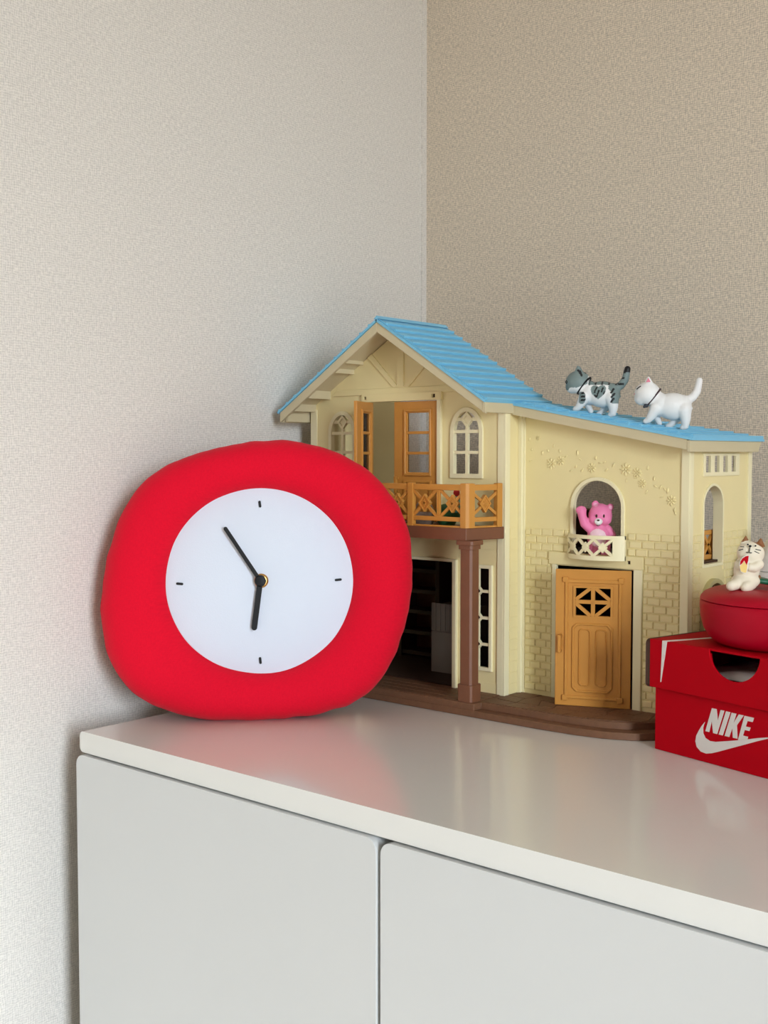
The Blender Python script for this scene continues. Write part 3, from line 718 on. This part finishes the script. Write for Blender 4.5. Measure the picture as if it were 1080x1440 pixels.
for k in range(8):
    a = qx0 + (qx1 - qx0) * k / 8
    MB().box(a, a + .0052, qy0, qy0 + .002, 0.055, 0.083).build('slat', 'crate', cr)
MB().box(qx0, qx1, qy0, qy0 + .0018, ZB + .0012, 0.0545).build('front_panel', 'crate', cr)
MB().box(qx0, qx1, qy0 + .002, qy1, ZB + .0012, 0.081).build('crate_body', 'crate', cr)
# greenery and bits on the balcony
pl = thing('toy_plant', (0.165, 0.278, 0.168), 'small green and teal toy plant behind the balcony railing of the toy house', 'toy')
MB().lathe([(.007, 0), (.009, .004), (.009, .006), (.007, .007)], (0.176, 0.276, 0.168), 20).build('pot', 'green_toy', pl, 40)
MB().ell((0.178, 0.276, 0.180), (.014, .010, .0085), None, 16, 10).build('foliage', 'green_toy', pl, 80)
MB().ell((0.190, 0.272, 0.188), (.005, .005, .008), None, 14, 8).build('blossom', 'teal', pl, 80)
MB().ell((0.190, 0.272, 0.1985), (.003, .003, .004), None, 12, 8).build('bud', 'toy_red', pl, 80)
bs = thing('toy_basket', (0.150, 0.278, 0.168), 'low greyish brown round toy basket behind the balcony railing of the toy house', 'basket')
MB().lathe([(.008, 0), (.012, .006), (.013, .011), (.0115, .011), (.010, .007)], (0.148, 0.277, 0.168), 24).build('bowl', 'toy_grey', bs, 40)
MB().tube([(0.148 + .0115 * math.cos(a * math.pi / 10), 0.277, 0.178 + .012 * math.sin(a * math.pi / 10)) for a in range(11)], .0009, 8).build('handle', 'toy_grey', bs, 60)
# dark toy chair behind the bear
tc_ = thing('toy_chair', (0.256, 0.38, 0.1415), 'dark brown toy armchair seen through the arched window beside the pink bear', 'chair')
MB().prism(arch(0.243, 0.270, 0.148, 0.168, 14, 0.181), [], fy(0.392), 0, 0.006).build('backrest', 'deep_brown', tc_)
MB().tube([(0.256 + .0135 * math.cos(i * math.pi / 12), 0.3925, 0.168 + .0135 * math.sin(i * math.pi / 12)) for i in range(13)], .0012, 8).build('back_trim', 'toy_grey', tc_, 60)
MB().box(0.240, 0.275, 0.362, 0.396, 0.1475, 0.157).build('seat', 'deep_brown', tc_, None, 0.002)
for x in (0.2425, 0.2705):
    MB().box(x, x + .0025, 0.364, 0.394, 0.1415, 0.1475).build('leg', 'deep_brown', tc_)
# small tan fence piece inside the end window
gt = thing('toy_gate', (0.384, 0.383, 0.1416), 'small tan lattice toy gate inside the arched end window of the toy house', 'toy')
mg = lambda u, v, d: (0.3840 - d, u, v)
ga, gb, gc, gd = 0.3700, 0.3965, 0.1416, 0.1672
MB().prism(rect(ga, gb, gc, gd), [rect(ga + .005, gb - .005, gc + .004, gd - .004)], mg, 0, 0.003).build('gate_frame', 'tan', gt, None, 0.0003, 1)
MB().bar(mg(ga + .005, gc + .004, .0015), mg(gb - .005, gd - .004, .0015), .003, .002, (1, 0, 0)).bar(mg(gb - .005, gc + .004, .0015), mg(ga + .005, gd - .004, .0015), .003, .002, (1, 0, 0)).build('gate_cross', 'tan', gt)

# ------------------------------------------------------------------ cushion clock
TCK = 1.0295
CC = CAM + (FW + RT * ((366 - 540) / FPX) + UP * ((720 - 816) / FPX)) * TCK
nrm = (CAM - CC); nrm.normalize()
nrm = Vector((nrm.x, nrm.y, 0)).normalized() * math.cos(math.radians(5)) + UPZ * math.sin(math.radians(5))
cr_ = UPZ.cross(nrm).normalized(); cu = nrm.cross(cr_).normalized()
ck = thing('cushion_clock', (CC.x, CC.y, 0), 'red padded fabric clock with round white face leaning in the corner', 'clock')
kx = TCK / FPX
outl = [(390, 619), (350, 622), (310, 629), (272, 640), (240, 654), (212, 672), (188, 698), (170, 735), (158, 775), (150, 815), (147, 855), (151, 895), (162, 930), (182, 960), (212, 983), (250, 999), (290, 1007), (330, 1010), (375, 1010), (420, 1007), (465, 999), (505, 984), (535, 958), (556, 922), (570, 880), (579, 835), (581, 790), (576, 748), (562, 712), (540, 682), (510, 655), (475, 636), (435, 624)]
pol = sorted([(math.atan2(816 - y, x - 366), math.hypot(x - 366, 816 - y)) for x, y in outl])
def rout(a):
    n = len(pol); a = (a + math.pi) % (2 * math.pi) - math.pi
    P = [(pol[-1][0] - 2 * math.pi, pol[-1][1])] + pol + [(pol[0][0] + 2 * math.pi, pol[0][1])]
    P = [(pol[-2][0] - 2 * math.pi, pol[-2][1])] + P + [(pol[1][0] + 2 * math.pi, pol[1][1])]
    for i in range(1, len(P) - 2):
        if P[i][0] <= a <= P[i + 1][0]:
            t = (a - P[i][0]) / (P[i + 1][0] - P[i][0])
            p0, p1, p2, p3 = (P[i + k][1] for k in (-1, 0, 1, 2))
            return 0.5 * (2 * p1 + (p2 - p0) * t + (2 * p0 - 5 * p1 + 4 * p2 - p3) * t * t + (3 * p1 - p0 - 3 * p2 + p3) * t ** 3)
    return P[0][1]
def ckp(r, a, wv): return CC + cr_ * (r * math.cos(a)) + cu * (r * math.sin(a)) + nrm * wv
RF = 131.5 * kx
NA, NP = 192, 40
ring = MB(); vs = []; fs = []
RIN = RF - 0.005
for i in range(NA):
    a = 2 * math.pi * i / NA; ro = rout(a) * kx
    for j in range(NP + 1):
        t = j / NP
        ph = math.radians(168) - t * math.radians(168 + 82)
        rc = (RIN + ro) / 2; mm = (ro - RIN) / 2
        cph, sph = math.cos(ph), math.sin(ph)
        r = rc + mm * (abs(cph) ** 0.9) * (1 if cph > 0 else -1)
        wv = (0.030 if sph > 0 else 0.024) * (abs(sph) ** 0.85) * (1 if sph > 0 else -1)
        q = noise.noise(Vector((math.cos(a) * 2.2, math.sin(a) * 2.2, t * 1.5))) * 0.0018
        pk = noise.noise(Vector((math.cos(a) * 9, math.sin(a) * 9, 4.0))) * 0.0012 * math.exp(-((t - .62) / .16) ** 2)
        vs.append(ckp(r + pk, a, wv + q * (1 if sph > 0 else .3)))
for i in range(NA):
    for j in range(NP):
        a0, b0 = i * (NP + 1) + j, ((i + 1) % NA) * (NP + 1) + j
        fs.append((a0, a0 + 1, b0 + 1, b0))
fs.append(tuple(i * (NP + 1) + NP for i in range(NA)))
ring.add(vs, fs)
ring.build('cushion', 'red_cloth', ck, 60)
FW_ = 0.0165
face = MB().lathe([(0.001, -0.012), (RF - .002, -0.012), (RF, -0.011), (RF, -.0018), (RF - .0006, -.0007), (RF - .002, 0), (0.02, 0.0006), (0.001, 0.0006)], CC + nrm * FW_, 96, (cr_, cu, nrm)).build('clock_face', 'white_felt', ck, 40)
def ckuv(px, py, wv): return CC + cr_ * ((px - 366) * kx) + cu * ((816 - py) * kx) + nrm * (FW_ + wv)
def capsule2d(p, q, r, n=10):
    (x0, y0), (x1, y1) = p, q; a = math.atan2(y1 - y0, x1 - x0); P = []
    for i in range(n + 1): t = a + math.pi / 2 + math.pi * i / n; P.append((x0 + r * math.cos(t), y0 + r * math.sin(t)))
    for i in range(n + 1): t = a - math.pi / 2 + math.pi * i / n; P.append((x1 + r * math.cos(t), y1 + r * math.sin(t)))
    return P
fC = lambda u, v, d: tuple(ckuv(u, v, d))
MB().prism(capsule2d((366, 816), (319, 744), 2.7), [], fC, 0.0060, 0.0068).build('minute_hand', 'black', ck)
MB().prism(capsule2d((366, 816), (357.5, 880), 3.9), [], fC, 0.0045, 0.0055).build('hour_hand', 'black', ck)
AX = (cr_, cu, nrm)
nut = MB().lathe([(9.8 * kx, 0), (9.8 * kx, .0012), (8.6 * kx, .0020), (6.5 * kx, .0022), (6 * kx, .004), (3 * kx, .004)], ckuv(367.5, 816, .0004), 32, AX).build('brass_nut', 'brass', ck, 40)
MB().lathe([(6 * kx, .0035), (8.0 * kx, .0045), (8.0 * kx, .0070), (6.4 * kx, .0085), (2 * kx, .0088)], ckuv(366, 816, 0), 28, AX).build('hand_hub', 'black', ck, 40)
for (a, b, dx, dy) in ((366, 710, 0.4, 3), (256, 819, 3.2, 0.3), (474, 816, 3.2, -.3), (365.5, 926, .3, 3)):
    MB().prism(capsule2d((a - dx, b - dy), (a + dx, b + dy), 1.7), [], fC, 0.0001, 0.0010).build('hour_mark', 'black', ck)

# ------------------------------------------------------------------ shoe box
BC = at(921, 1053, Z=0.0)
bd = Vector((0.9701, -0.2425, 0)).normalized(); bn = Vector((0.2425, 0.9701, 0)).normalized()
bxm = lambda u, v, d: tuple(BC + bd * u + bn * d + Vector((0, 0, v)))          # u along the front, v up, d into the box
sb = thing('shoe_box', tuple(BC + bd * .12 + bn * .085), 'bright red cardboard shoe box with white swoosh logo beside the toy house', 'box')
BL, BD = 0.245, 0.120
bb = MB()
cu_ = (0.0548 + 0.0997) / 2; cr2 = (0.0997 - 0.0548) / 2
half = [(cu_ + cr2 * math.cos(-math.pi * i / 20), 0.0880 + (cr2 * 0.95) * math.sin(-math.pi * i / 20)) for i in range(21)]
half_in = [(cu_ + (cr2 + .002) * math.cos(-math.pi * i / 20), 0.0840 + (cr2 - .001) * math.sin(-math.pi * i / 20)) for i in range(21)]
bb.prism([(0, .0003), (BL, .0003), (BL, .084)] + half_in + [(0, .084)], [], bxm, 0, 0.002)
bb.prism(rect(0, BL, .0003, .084), [], bxm, BD - .002, BD)
bb.prism(rect(0, .002, .0003, .084), [], bxm, .002, BD - .002).prism(rect(BL - .002, BL, .0003, .084), [], bxm, .002, BD - .002).prism(rect(.002, BL - .002, .0003, .003), [], bxm, .002, BD - .002)
bb.build('box_body', 'box_red', sb)
lid = MB()
lz0, lz1 = 0.0502, 0.0882
lid.prism([(-.003, lz0), (BL + .003, lz0), (BL + .003, lz1)] + half + [(-.003, lz1)], [], bxm, -.004, -.0022)
lid.prism(rect(-.003, BL + .003, lz0, lz1), [], bxm, BD + .0022, BD + .004)
lid.prism(rect(-.003, -.0012, lz0, lz1), [], bxm, -.0022, BD + .0022).prism(rect(BL + .0012, BL + .003, lz0, lz1), [], bxm, -.0022, BD + .0022)
lid.prism(rect(-.003, BL + .003, lz1 - .0018, lz1), [], bxm, -.0022, BD + .0022)
ld = lid.build('lid', 'box_red', sb, None, 0.0005)
# loose folded flap of the lid end, brown card edge
MB().prism(rounded_slab(-0.0034, 0.09, lz0 - .0012, lz1 - .0006, .004), [], lambda u, v, d: bxm(-.0031 - d, v, u), 0, 0.0046).build('end_flap', 'kraft', ld)
# printed stripe over the lid edge
MB().prism([(.0083, .0555), (.0090, .0555), (.0146, lz1), (.0098, lz1)], [], bxm, -.00425, -.0039).build('stripe', 'print_white', ld)
fT = lambda u, v, d: bxm(u, lz1 + d, v)
MB().prism([(.0098, -.0040), (.0146, -.0040), (.0300, .056), (.0255, .0555)], [], fT, -.0002, 0.0002).build('stripe', 'print_white', ld)
# tissue inside
def mm(L): return [(a / 1000, b / 1000) for a, b in L]
glyph = {
 'letter_n': [(49.4, 24.1), (55.2, 42.7), (59.5, 42.8), (60.8, 34.0), (63.2, 42.8), (66.6, 42.8), (60.3, 24.0), (56.6, 24.0), (55.2, 33.2), (53.0, 24.1)],
 'letter_i': [(61.8, 24.0), (68.1, 42.7), (72.0, 42.7), (65.5, 24.0)],
 'letter_k': [(67.2, 24.0), (73.2, 42.6), (77.4, 42.6), (75.0, 35.2), (79.6, 42.5), (83.9, 42.5), (78.0, 34.1), (78.7, 24.2), (74.6, 24.1), (74.0, 31.5), (71.4, 24.0)],
 'letter_e': [(79.2, 23.4), (84.6, 42.4), (92.9, 42.4), (91.7, 39.1), (87.3, 39.1), (85.8, 34.7), (90.1, 34.7), (89.0, 32.0), (85.0, 32.0), (83.5, 27.5), (88.0, 27.5), (87.5, 25.6), (80.6, 23.6)],
 'swoosh_logo': [(48.9, 31.1), (45.7, 27.1), (43.1, 23.0), (40.9, 18.9), (40.1, 14.4), (41.4, 10.4), (45.3, 7.5), (50.5, 7.0), (55.6, 8.4), (61.4, 10.7), (72.1, 15.4), (86.1, 21.5), (96.3, 26.0), (105.0, 29.5), (113.5, 32.8), (105.0, 30.5), (96.2, 28.2), (88.1, 25.7), (80.5, 23.5), (69.2, 20.4), (59.1, 17.8), (54.0, 17.3), (49.5, 18.8), (47.4, 22.0), (47.2, 26.2), (48.2, 29.5)]}
for nme, P in glyph.items():
    MB().prism(mm(P), [], bxm, -.0003, 0.0002).build(nme, 'print_white', sb)
ts = MB(); n = 14; vs = []
for i in range(n + 1):
    for j in range(n + 1):
        u = .012 + (BL - .024) * i / n; v_ = .008 + (BD - .016) * j / n
        vs.append(bxm(u, .066 + .010 * noise.noise(Vector((i * .35, j * .35, 2))) + .06 * (u - .07) * (1 if u < .12 else .3), v_))
ts.add(vs, [(i * (n + 1) + j, (i + 1) * (n + 1) + j, (i + 1) * (n + 1) + j + 1, i * (n + 1) + j + 1) for i in range(n) for j in range(n)])
to = ts.build('tissue_paper', 'tissue', None, 80)
sm = to.modifiers.new('thick', 'SOLIDIFY'); sm.thickness = .001
tag(to, 'white tissue paper inside the red shoe box seen through the thumb hole', 'paper')

# ------------------------------------------------------------------ apple canister
AC = Vector((0.484, 0.290, lz1))
ap = thing('apple_canister', tuple(AC), 'glossy dark red apple shaped canister with lid and green leaf on the shoe box', 'canister')
MB().lathe([(.006, .0004), (.040, .0002), (.0465, .002), (.0520, .0065), (.0558, .0135), (.0577, .0215), (.0584, .0290), (.0582, .0336), (.0575, .0342)], AC, 72).build('canister_body', 'apple_red', ap, 50)
MB().lathe([(.0568, .0343), (.0583, .0349), (.0576, .0368), (.0550, .0396), (.0500, .0418), (.0430, .0433), (.0350, .0440), (.022, .0440), (.012, .0425), (.005, .041), (.001, .040)], AC, 72).build('canister_lid', 'apple_red', ap, 50)
MB().tube([AC + Vector((0, 0, .041)), AC + Vector((.001, 0, .050)), AC + Vector((.003, .001, .057))], [.0022, .0019, .0024], 10).build('stem', 'deep_brown', ap, 50)
lf = MB(); vs = []; nL = 12
tip = -RT * 0.032 + F0 * 0.004; side = F0
for i in range(nL + 1):
    t = i / nL; wd = .012 * math.sin(math.pi * min(1, t * .97 + .02)) ** .7
    for s in (-1, 0, 1):
        vs.append(AC + tip * t + side * (wd * s) + Vector((0, 0, .0455 + .0035 * math.sin(t * 2.6) + (.0012 if s else 0))))
lf.add(vs, [(i * 3 + j, i * 3 + j + 1, i * 3 + j + 4, i * 3 + j + 3) for i in range(nL) for j in range(2)])
lo = lf.build('leaf', 'leaf_green', ap, 80); sm = lo.modifiers.new('thick', 'SOLIDIFY'); sm.thickness = .0035; sm.offset = 0

# pale cone-topped thing behind the canister
cS = Vector((0.4400, 0.4160, 0.0003))
wp = thing('white_bottle', tuple(cS), 'pale white bottle with a sloping cone top behind the sitting cat figurine', 'bottle')
MB().lathe([(.002, 0), (.032, 0), (.0335, .002), (.0335, .124), (.032, .1255)], cS, 48).build('bottle_body', 'white_china', wp, 35)
MB().lathe([(.031, .1256), (.0335, .126), (.0325, .1325), (.031, .133)], cS, 48).build('neck_band', 'white_china', wp, 35)
MB().lathe([(.030, .1331), (.0315, .1335), (.0305, .139), (.012, .164), (.009, .166), (.002, .1665)], cS, 48).build('cone_top', 'white_china', wp, 35)

# ------------------------------------------------------------------ figurines
dg = None
def blob(name, mb, voxel, colf, parent, smooth_it=6):
    me = mb.mesh('tmp'); o = bpy.data.objects.new('tmp', me); col.objects.link(o)
    r = o.modifiers.new('r', 'REMESH'); r.mode = 'VOXEL'; r.voxel_size = voxel
    s = o.modifiers.new('s', 'SMOOTH'); s.factor = 0.5; s.iterations = smooth_it
    d = bpy.context.evaluated_depsgraph_get(); d.update()
    m2 = bpy.data.meshes.new_from_object(o.evaluated_get(d)); m2.name = name
    bpy.data.objects.remove(o); bpy.data.meshes.remove(me)
    m2.polygons.foreach_set('use_smooth', [True] * len(m2.polygons))
    ca = m2.color_attributes.new('Col', 'FLOAT_COLOR', 'POINT')
    for i, vtx in enumerate(m2.vertices):
        ca.data[i].color = colf(vtx.co)
    m2.materials.clear(); m2.materials.append(MATS['paint'])
    ob = bpy.data.objects.new(name, m2); link(ob, parent); WM[ob.name] = Matrix.Identity(4)
    return ob
class Fig:
    """figurine space measured on the picture: a = sideways px, b = down px, d = px towards the viewer"""
    def __init__(s, org, scale, oa, ob, yaw=0.0):
        s.o = Vector(org); s.k = scale; s.oa = oa; s.ob = ob
        q = Matrix.Rotation(yaw, 3, 'Z')
        s.r = q @ RT; s.f = q @ (-F0); s.ax = (s.r, s.f, UPZ)
    def p(s, a, b, d=0): return s.o + s.r * ((a - s.oa) * s.k) + s.f * (d * s.k) + UPZ * ((s.ob - b) * s.k)
    def inv(s, co):
        q = (co - s.o) / s.k; return q.dot(s.r) + s.oa, s.ob - q.z, q.dot(s.f)
    def ell(s, mb, a, b, d, ra, rb, rd, rot=0):
        c, sn = math.cos(math.radians(rot)), math.sin(math.radians(rot))
        ax = (s.r * c + UPZ * sn, s.f, -s.r * sn + UPZ * c)
        mb.ell(s.p(a, b, d), (ra * s.k, rd * s.k, rb * s.k), ax, 24, 14)
    def cap(s, mb, pts, rad, n=14):
        P = [s.p(*q) for q in pts]; mb.tube(P, [r * s.k for r in rad], n)
        for q, r in ((pts[0], rad[0]), (pts[-1], rad[-1])): mb.ell(s.p(*q), (r * s.k,) * 3, None, 14, 9)
    def cone(s, mb, base, tip, rb, flat=0.5):
        P0 = s.p(*base); P1 = s.p(*tip); axd = (P1 - P0); t = axd.normalized(); sd = (s.f - t * s.f.dot(t)).normalized(); sr = t.cross(sd)
        n = 16; vs = [P0 + sr * (math.cos(6.2832 * k / n) * rb * s.k) + sd * (math.sin(6.2832 * k / n) * rb * flat * s.k) for k in range(n)]
        vs2 = [P0 + axd * .92 + sr * (math.cos(6.2832 * k / n) * rb * .14 * s.k) + sd * (math.sin(6.2832 * k / n) * rb * .14 * s.k) for k in range(n)]
        mb.add(vs + vs2, [(k, (k + 1) % n, n + (k + 1) % n, n + k) for k in range(n)] + [tuple(range(n))[::-1], tuple(range(n, 2 * n))])

def line_mesh(fig, pts, r, name, material, parent):
    MB().tube([fig.p(*q) for q in pts], r * fig.k, 8).build(name, material, parent, 60)

WHITE = rgb(236, 235, 232); GREY = rgb(122, 138, 136); BLK = rgb(18, 18, 20)
def d_seg(p, a, b):
    ax, ay = a; bx, by = b; px, py = p; l2 = (bx - ax) ** 2 + (by - ay) ** 2
    t = max(0, min(1, ((px - ax) * (bx - ax) + (py - ay) * (by - ay)) / l2)) if l2 else 0
    return math.hypot(px - ax - t * (bx - ax), py - ay - t * (by - ay))
def walking_cat(label, org, scale, yaw, grey):
    """modelled on a 1080x900 view of the walking cat; ground under the near hind paw is (735, 800)"""
    f = Fig(org, scale, 735, 800, yaw)
    root = thing('cat_figurine', org, label, 'cat figurine', 'cat figurines walking on the blue roof')
    b = MB()
    f.ell(b, 600, 513, 0, 218, 170, 148, -5); f.ell(b, 440, 490, 0, 130, 148, 128); f.ell(b, 720, 510, 0, 105, 140, 125)
    f.ell(b, 285, 352, 0, 160, 150, 162, 0); f.ell(b, 215, 405, 0, 92, 92, 112); f.cap(b, [(360, 400, 0), (450, 450, 0)], [105, 105])
    f.cone(b, (300, 250, 78), (292, 132, 86), 66); f.cone(b, (290, 250, -78), (285, 132, -86), 66)
    f.cap(b, [(385, 540, 68), (335, 630, 72), (290, 690, 74), (262, 698, 74)], [78, 56, 40, 34])
    f.cap(b, [(410, 560, -62), (405, 660, -66), (440, 722, -66)], [66, 46, 34])
    f.cap(b, [(700, 570, -62), (625, 690, -66), (560, 752, -66), (538, 756, -66)], [80, 48, 36, 30])
    f.cap(b, [(725, 560, 66), (748, 690, 70), (738, 775, 72), (712, 778, 72)], [98, 62, 42, 34])
    f.cap(b, [(770, 440, 0), (835, 400, 0), (885, 330, 0), (900, 260, 0), (912, 195, 0)], [56, 52, 48, 44, 40])
    f.ell(b, 815, 540, 20, 22, 22, 22)
    def colf(co):
        a, y, d = f.inv(co)
        if not grey:
            return WHITE
        c = WHITE
        # head
        if a < 420 and y < 430 - (a - 285) * 0.35 and y < 455:
            c = GREY
            if y > 425 and a < 330 and (a - 235) ** 2 + (y - 470) ** 2 < 60 ** 2: c = WHITE
            for s in (((300, 205), (335, 250)), ((335, 180), (390, 235)), ((325, 215), (350, 275))):
                if d_seg((a, y), *s) < 12: c = BLK
        # back, rump and tail
        edge = 395 + max(0, a - 640) * 1.1
        if a > 430 and y < min(edge, 640) and (y < 400 or a > 690): c = GREY
        if a > 740 and y < 640: c = GREY
        if 440 < a < 800 and y < 372 + max(0, a - 560) * .12 and abs(d) < 34: c = BLK
        if 440 < a < 790 and y < 400 and math.sin(a * .075) > .72 and d > 0: c = BLK
        if a > 700 and y > 430:
            for s in (((730, 500), (755, 455)), ((740, 560), (770, 515)), ((735, 615), (765, 575))):
                if d_seg((a, y), *s) < 13: c = BLK
        if a > 800 and y < 430:
            c = GREY
            if y < 240: c = BLK
            elif math.sin(y * .085) > .55 and a < 885 + (300 - y) * .1: c = BLK
        # heart on the flank
        if d > 30:
            hx_, hy_ = (a - 565) / 92.0, -(y - 505) / 88.0
            if (hx_ ** 2 + hy_ ** 2 - .8) ** 3 - hx_ ** 2 * hy_ ** 3 * 1.4 < 0:
                c = GREY
                for s in (((545, 430), (535, 455)), ((525, 470), (520, 495)), ((575, 470), (550, 545)), ((625, 440), (610, 485)), ((645, 490), (640, 525)), ((525, 530), (532, 555)), ((615, 570), (595, 585)), ((560, 585), (550, 600))):
                    if d_seg((a, y), *s) < 11: c = BLK
            # shoulder patch
            if 320 < a < 405 and 480 < y < 640 and (a - 355) ** 2 / 52 ** 2 + (y - 555) ** 2 / 82 ** 2 < 1:
                c = GREY
                for yy in (500, 545, 590):
                    if abs(y - yy + (a - 355) * .1) < 12 and a > 345: c = BLK
        return c
    blob('cat_body', b, scale * 9, colf, root, 4)
    # collar as a slanted ring round the neck
    n = 40; pts = []
    c0 = (362, 398); au = Vector((0.62, -0.78)); ra = 128; rd = 122
    for i in range(n + 1):
        t = 2 * math.pi * i / n
        pts.append(f.p(c0[0] + au.x * ra * math.cos(t), c0[1] + au.y * ra * math.cos(t), rd * math.sin(t)))
    MB().tube(pts, 13 * scale, 8).build('collar', 'black' if grey else 'collar', root, 60)
    if not grey:
        m = MB(); f.ell(m, 270, 500, 62, 30, 28, 26); f.ell(m, 247, 518, 70, 18, 16, 18); m.build('bell', 'bell', root, 60)
        MB().prism([(0, 0)] * 0 + [(262, 215), (318, 212), (292, 160)], [], lambda u, v, d: tuple(f.p(u, v, 112 + d - (v - 215) * -.12)), -6, 6).build('inner_ear', 'cat_pink', root)
        line_mesh(f, [(150, 300, 92), (172, 280, 104), (200, 262, 112)], 6, 'eye', 'black', root)
        m = MB(); f.ell(m, 133, 355, 20, 14, 9, 16); m.build('nose', 'cat_pink', root, 60)
    else:
        line_mesh(f, [(150, 335, 98), (165, 352, 104), (150, 368, 96), (135, 350, 84), (150, 335, 98)], 6, 'eye', 'black', root)
    return root
def on_shed(px, py, lift=0.0006):
    a = Vector((.188, 0, 1)); r = FW + RT * ((px - 540) / FPX) + UP * ((720 - py) / FPX)
    k = (.2822 + .188 * .2298 + lift - CAM.dot(a)) / r.dot(a); return CAM + r * k
wc = on_shed(962, 604, 0.0002)
walking_cat('white cat figurine with dark collar walking on the blue roof', tuple(wc), (wc - CAM).dot(FW) / FPX / 8.85, math.radians(-11), False)
tcg = on_shed(862, 586, 0.0002)
walking_cat('grey striped tabby cat figurine with heart shaped patch walking on the blue roof', tuple(tcg), (tcg - CAM).dot(FW) / FPX / 9.1, math.radians(-20), True)

# pink bear in the arched window, modelled on a 1029x1440 view; ground is (570, 1165)
bo = Vector((0.3085, 0.3235, BZ0 + .0023))
f = Fig(bo, 1.06 / FPX / 10.29, 570, 1168, math.radians(-6))
br = thing('bear_figurine', tuple(bo), 'small pink toy bear with one raised arm standing in the arched window', 'bear figurine')
PINK = rgb(236, 128, 172); PALE = rgb(246, 208, 216); LPINK = rgb(244, 170, 198)
b = MB()
f.ell(b, 585, 600, 0, 165, 168, 140); f.ell(b, 520, 650, 60, 95, 80, 70); f.ell(b, 640, 655, 60, 95, 80, 70)
f.ell(b, 515, 445, -5, 52, 56, 30); f.ell(b, 722, 485, -5, 50, 54, 30)
f.ell(b, 570, 900, 0, 168, 175, 135); f.ell(b, 570, 780, 0, 110, 70, 95)
f.cap(b, [(450, 790, 10), (370, 715, 25), (335, 610, 40), (325, 540, 48)], [66, 66, 60, 66])
f.ell(b, 318, 525, 50, 76, 62, 52)
f.cap(b, [(690, 790, 0), (750, 870, -5), (770, 930, 0)], [60, 56, 50])
f.cap(b, [(500, 1010, 30), (490, 1110, 50)], [84, 70]); f.cap(b, [(645, 1010, 30), (655, 1110, 50)], [84, 70])
def bcol(co):
    a, y, d = f.inv(co)
    if d > 40 and (a - 545) ** 2 / 118 ** 2 + (y - 905) ** 2 / 125 ** 2 < 1: return PALE
    if d > 5 and ((a - 515) ** 2 + (y - 448) ** 2 < 28 ** 2 or (a - 722) ** 2 + (y - 488) ** 2 < 26 ** 2): return LPINK
    return PINK
blob('bear_body', b, f.k * 11, bcol, br)
m = MB(); f.ell(m, 550, 678, 128, 56, 48, 40); m.build('muzzle', 'cat_white', br, 60)
m = MB(); f.ell(m, 545, 658, 165, 19, 13, 10); m.build('nose', 'deep_brown', br, 60)
line_mesh(f, [(525, 725, 122), (545, 738, 124), (570, 725, 120)], 5, 'mouth', 'deep_brown', br)
for a in (522, 622):
    m = MB(); f.ell(m, a, 600, 139 if a < 600 else 136, 13, 24, 10); m.build('eye', 'deep_brown', br, 60)

# sitting cat on the canister lid, modelled on a 1080x1080 view; ground is (560, 965)
so = Vector((0.4655, 0.2635, lz1 + .0432))
f = Fig(so, 0.880 / FPX / 10.8, 560, 958, math.radians(-4))
sc = thing('cat_figurine', tuple(so), 'cream and brown sitting cat figurine holding a fruit slice on the red canister', 'cat figurine')
CREAM = rgb(236, 226, 202); BRN = rgb(140, 90, 50)
b = MB()
f.ell(b, 690, 400, -10, 205, 180, 165, -12); f.ell(b, 640, 640, -20, 195, 240, 165, -14); f.ell(b, 620, 820, -10, 215, 125, 175)
f.cap(b, [(520, 840, 40), (420, 870, 120), (375, 880, 150)], [95, 82, 78]); f.cap(b, [(680, 850, 60), (610, 890, 150), (585, 900, 170)], [100, 86, 82])
f.cap(b, [(790, 560, 90), (710, 610, 150), (640, 600, 165)], [75, 68, 58]); f.cap(b, [(490, 560, 70), (480, 610, 110), (520, 590, 150)], [60, 52, 46])
f.cone(b, (610, 260, -20), (622, 128, -30), 78); f.cone(b, (830, 300, -30), (845, 160, -40), 82)
f.cap(b, [(800, 850, -140), (850, 820, -150), (855, 770, -150)], [40, 34, 30])
def scol(co):
    a, y, d = f.inv(co)
    line = 205 + abs(a - 650) * .30 if a < 700 else 215 + (a - 690) * .62
    if y < line and y < 360: return BRN
    if a > 810 and d < -40 and y > 560: return BRN
    return CREAM
blob('cat_body', b, f.k * 13, scol, sc)
m = MB(); f.ell(m, 640, 282, 156, 22, 17, 12); m.build('nose', 'black', sc, 60)
for a, y, d in ((606, 258, 156), (718, 278, 156)):
    m = MB(); f.ell(m, a, y, d, 15, 12, 8); m.build('eye', 'black', sc, 60)
line_mesh(f, [(638, 300, 156), (628, 365, 161)], 7, 'mouth', 'black', sc)
line_mesh(f, [(585, 372, 152), (605, 382, 155), (628, 370, 161), (640, 384, 160), (665, 380, 160)], 7, 'mouth', 'black', sc)
for P in ([(510, 296, 92), (560, 296, 118)], [(490, 352, 80), (545, 330, 124)], [(722, 328, 155), (805, 348, 120)], [(705, 358, 157), (778, 392, 134)]):
    line_mesh(f, P, 6, 'whisker', 'black', sc)
P = [(470, 560), (480, 500), (510, 450), (560, 418), (618, 410), (612, 500), (600, 600), (578, 685), (540, 680), (490, 660)]
sl_ = MB().prism(P, [], lambda u, v, d: tuple(f.p(u, v, 215 + d)), -14, 14).build('fruit_slice', 'print_white', sc)
MB().prism([(478, 560), (486, 505), (514, 458), (560, 428), (604, 420), (596, 500), (575, 560), (540, 490), (505, 540)], [], lambda u, v, d: tuple(f.p(u, v, 215 + d)), 13, 17).build('fruit_skin', 'box_red', sl_)
MB().prism([(476, 575), (505, 545), (540, 498), (574, 566), (590, 520), (584, 600), (570, 672), (542, 672), (494, 652)], [], lambda u, v, d: tuple(f.p(u, v, 215 + d)), 13, 16).build('fruit_flesh', 'yellow', sl_)
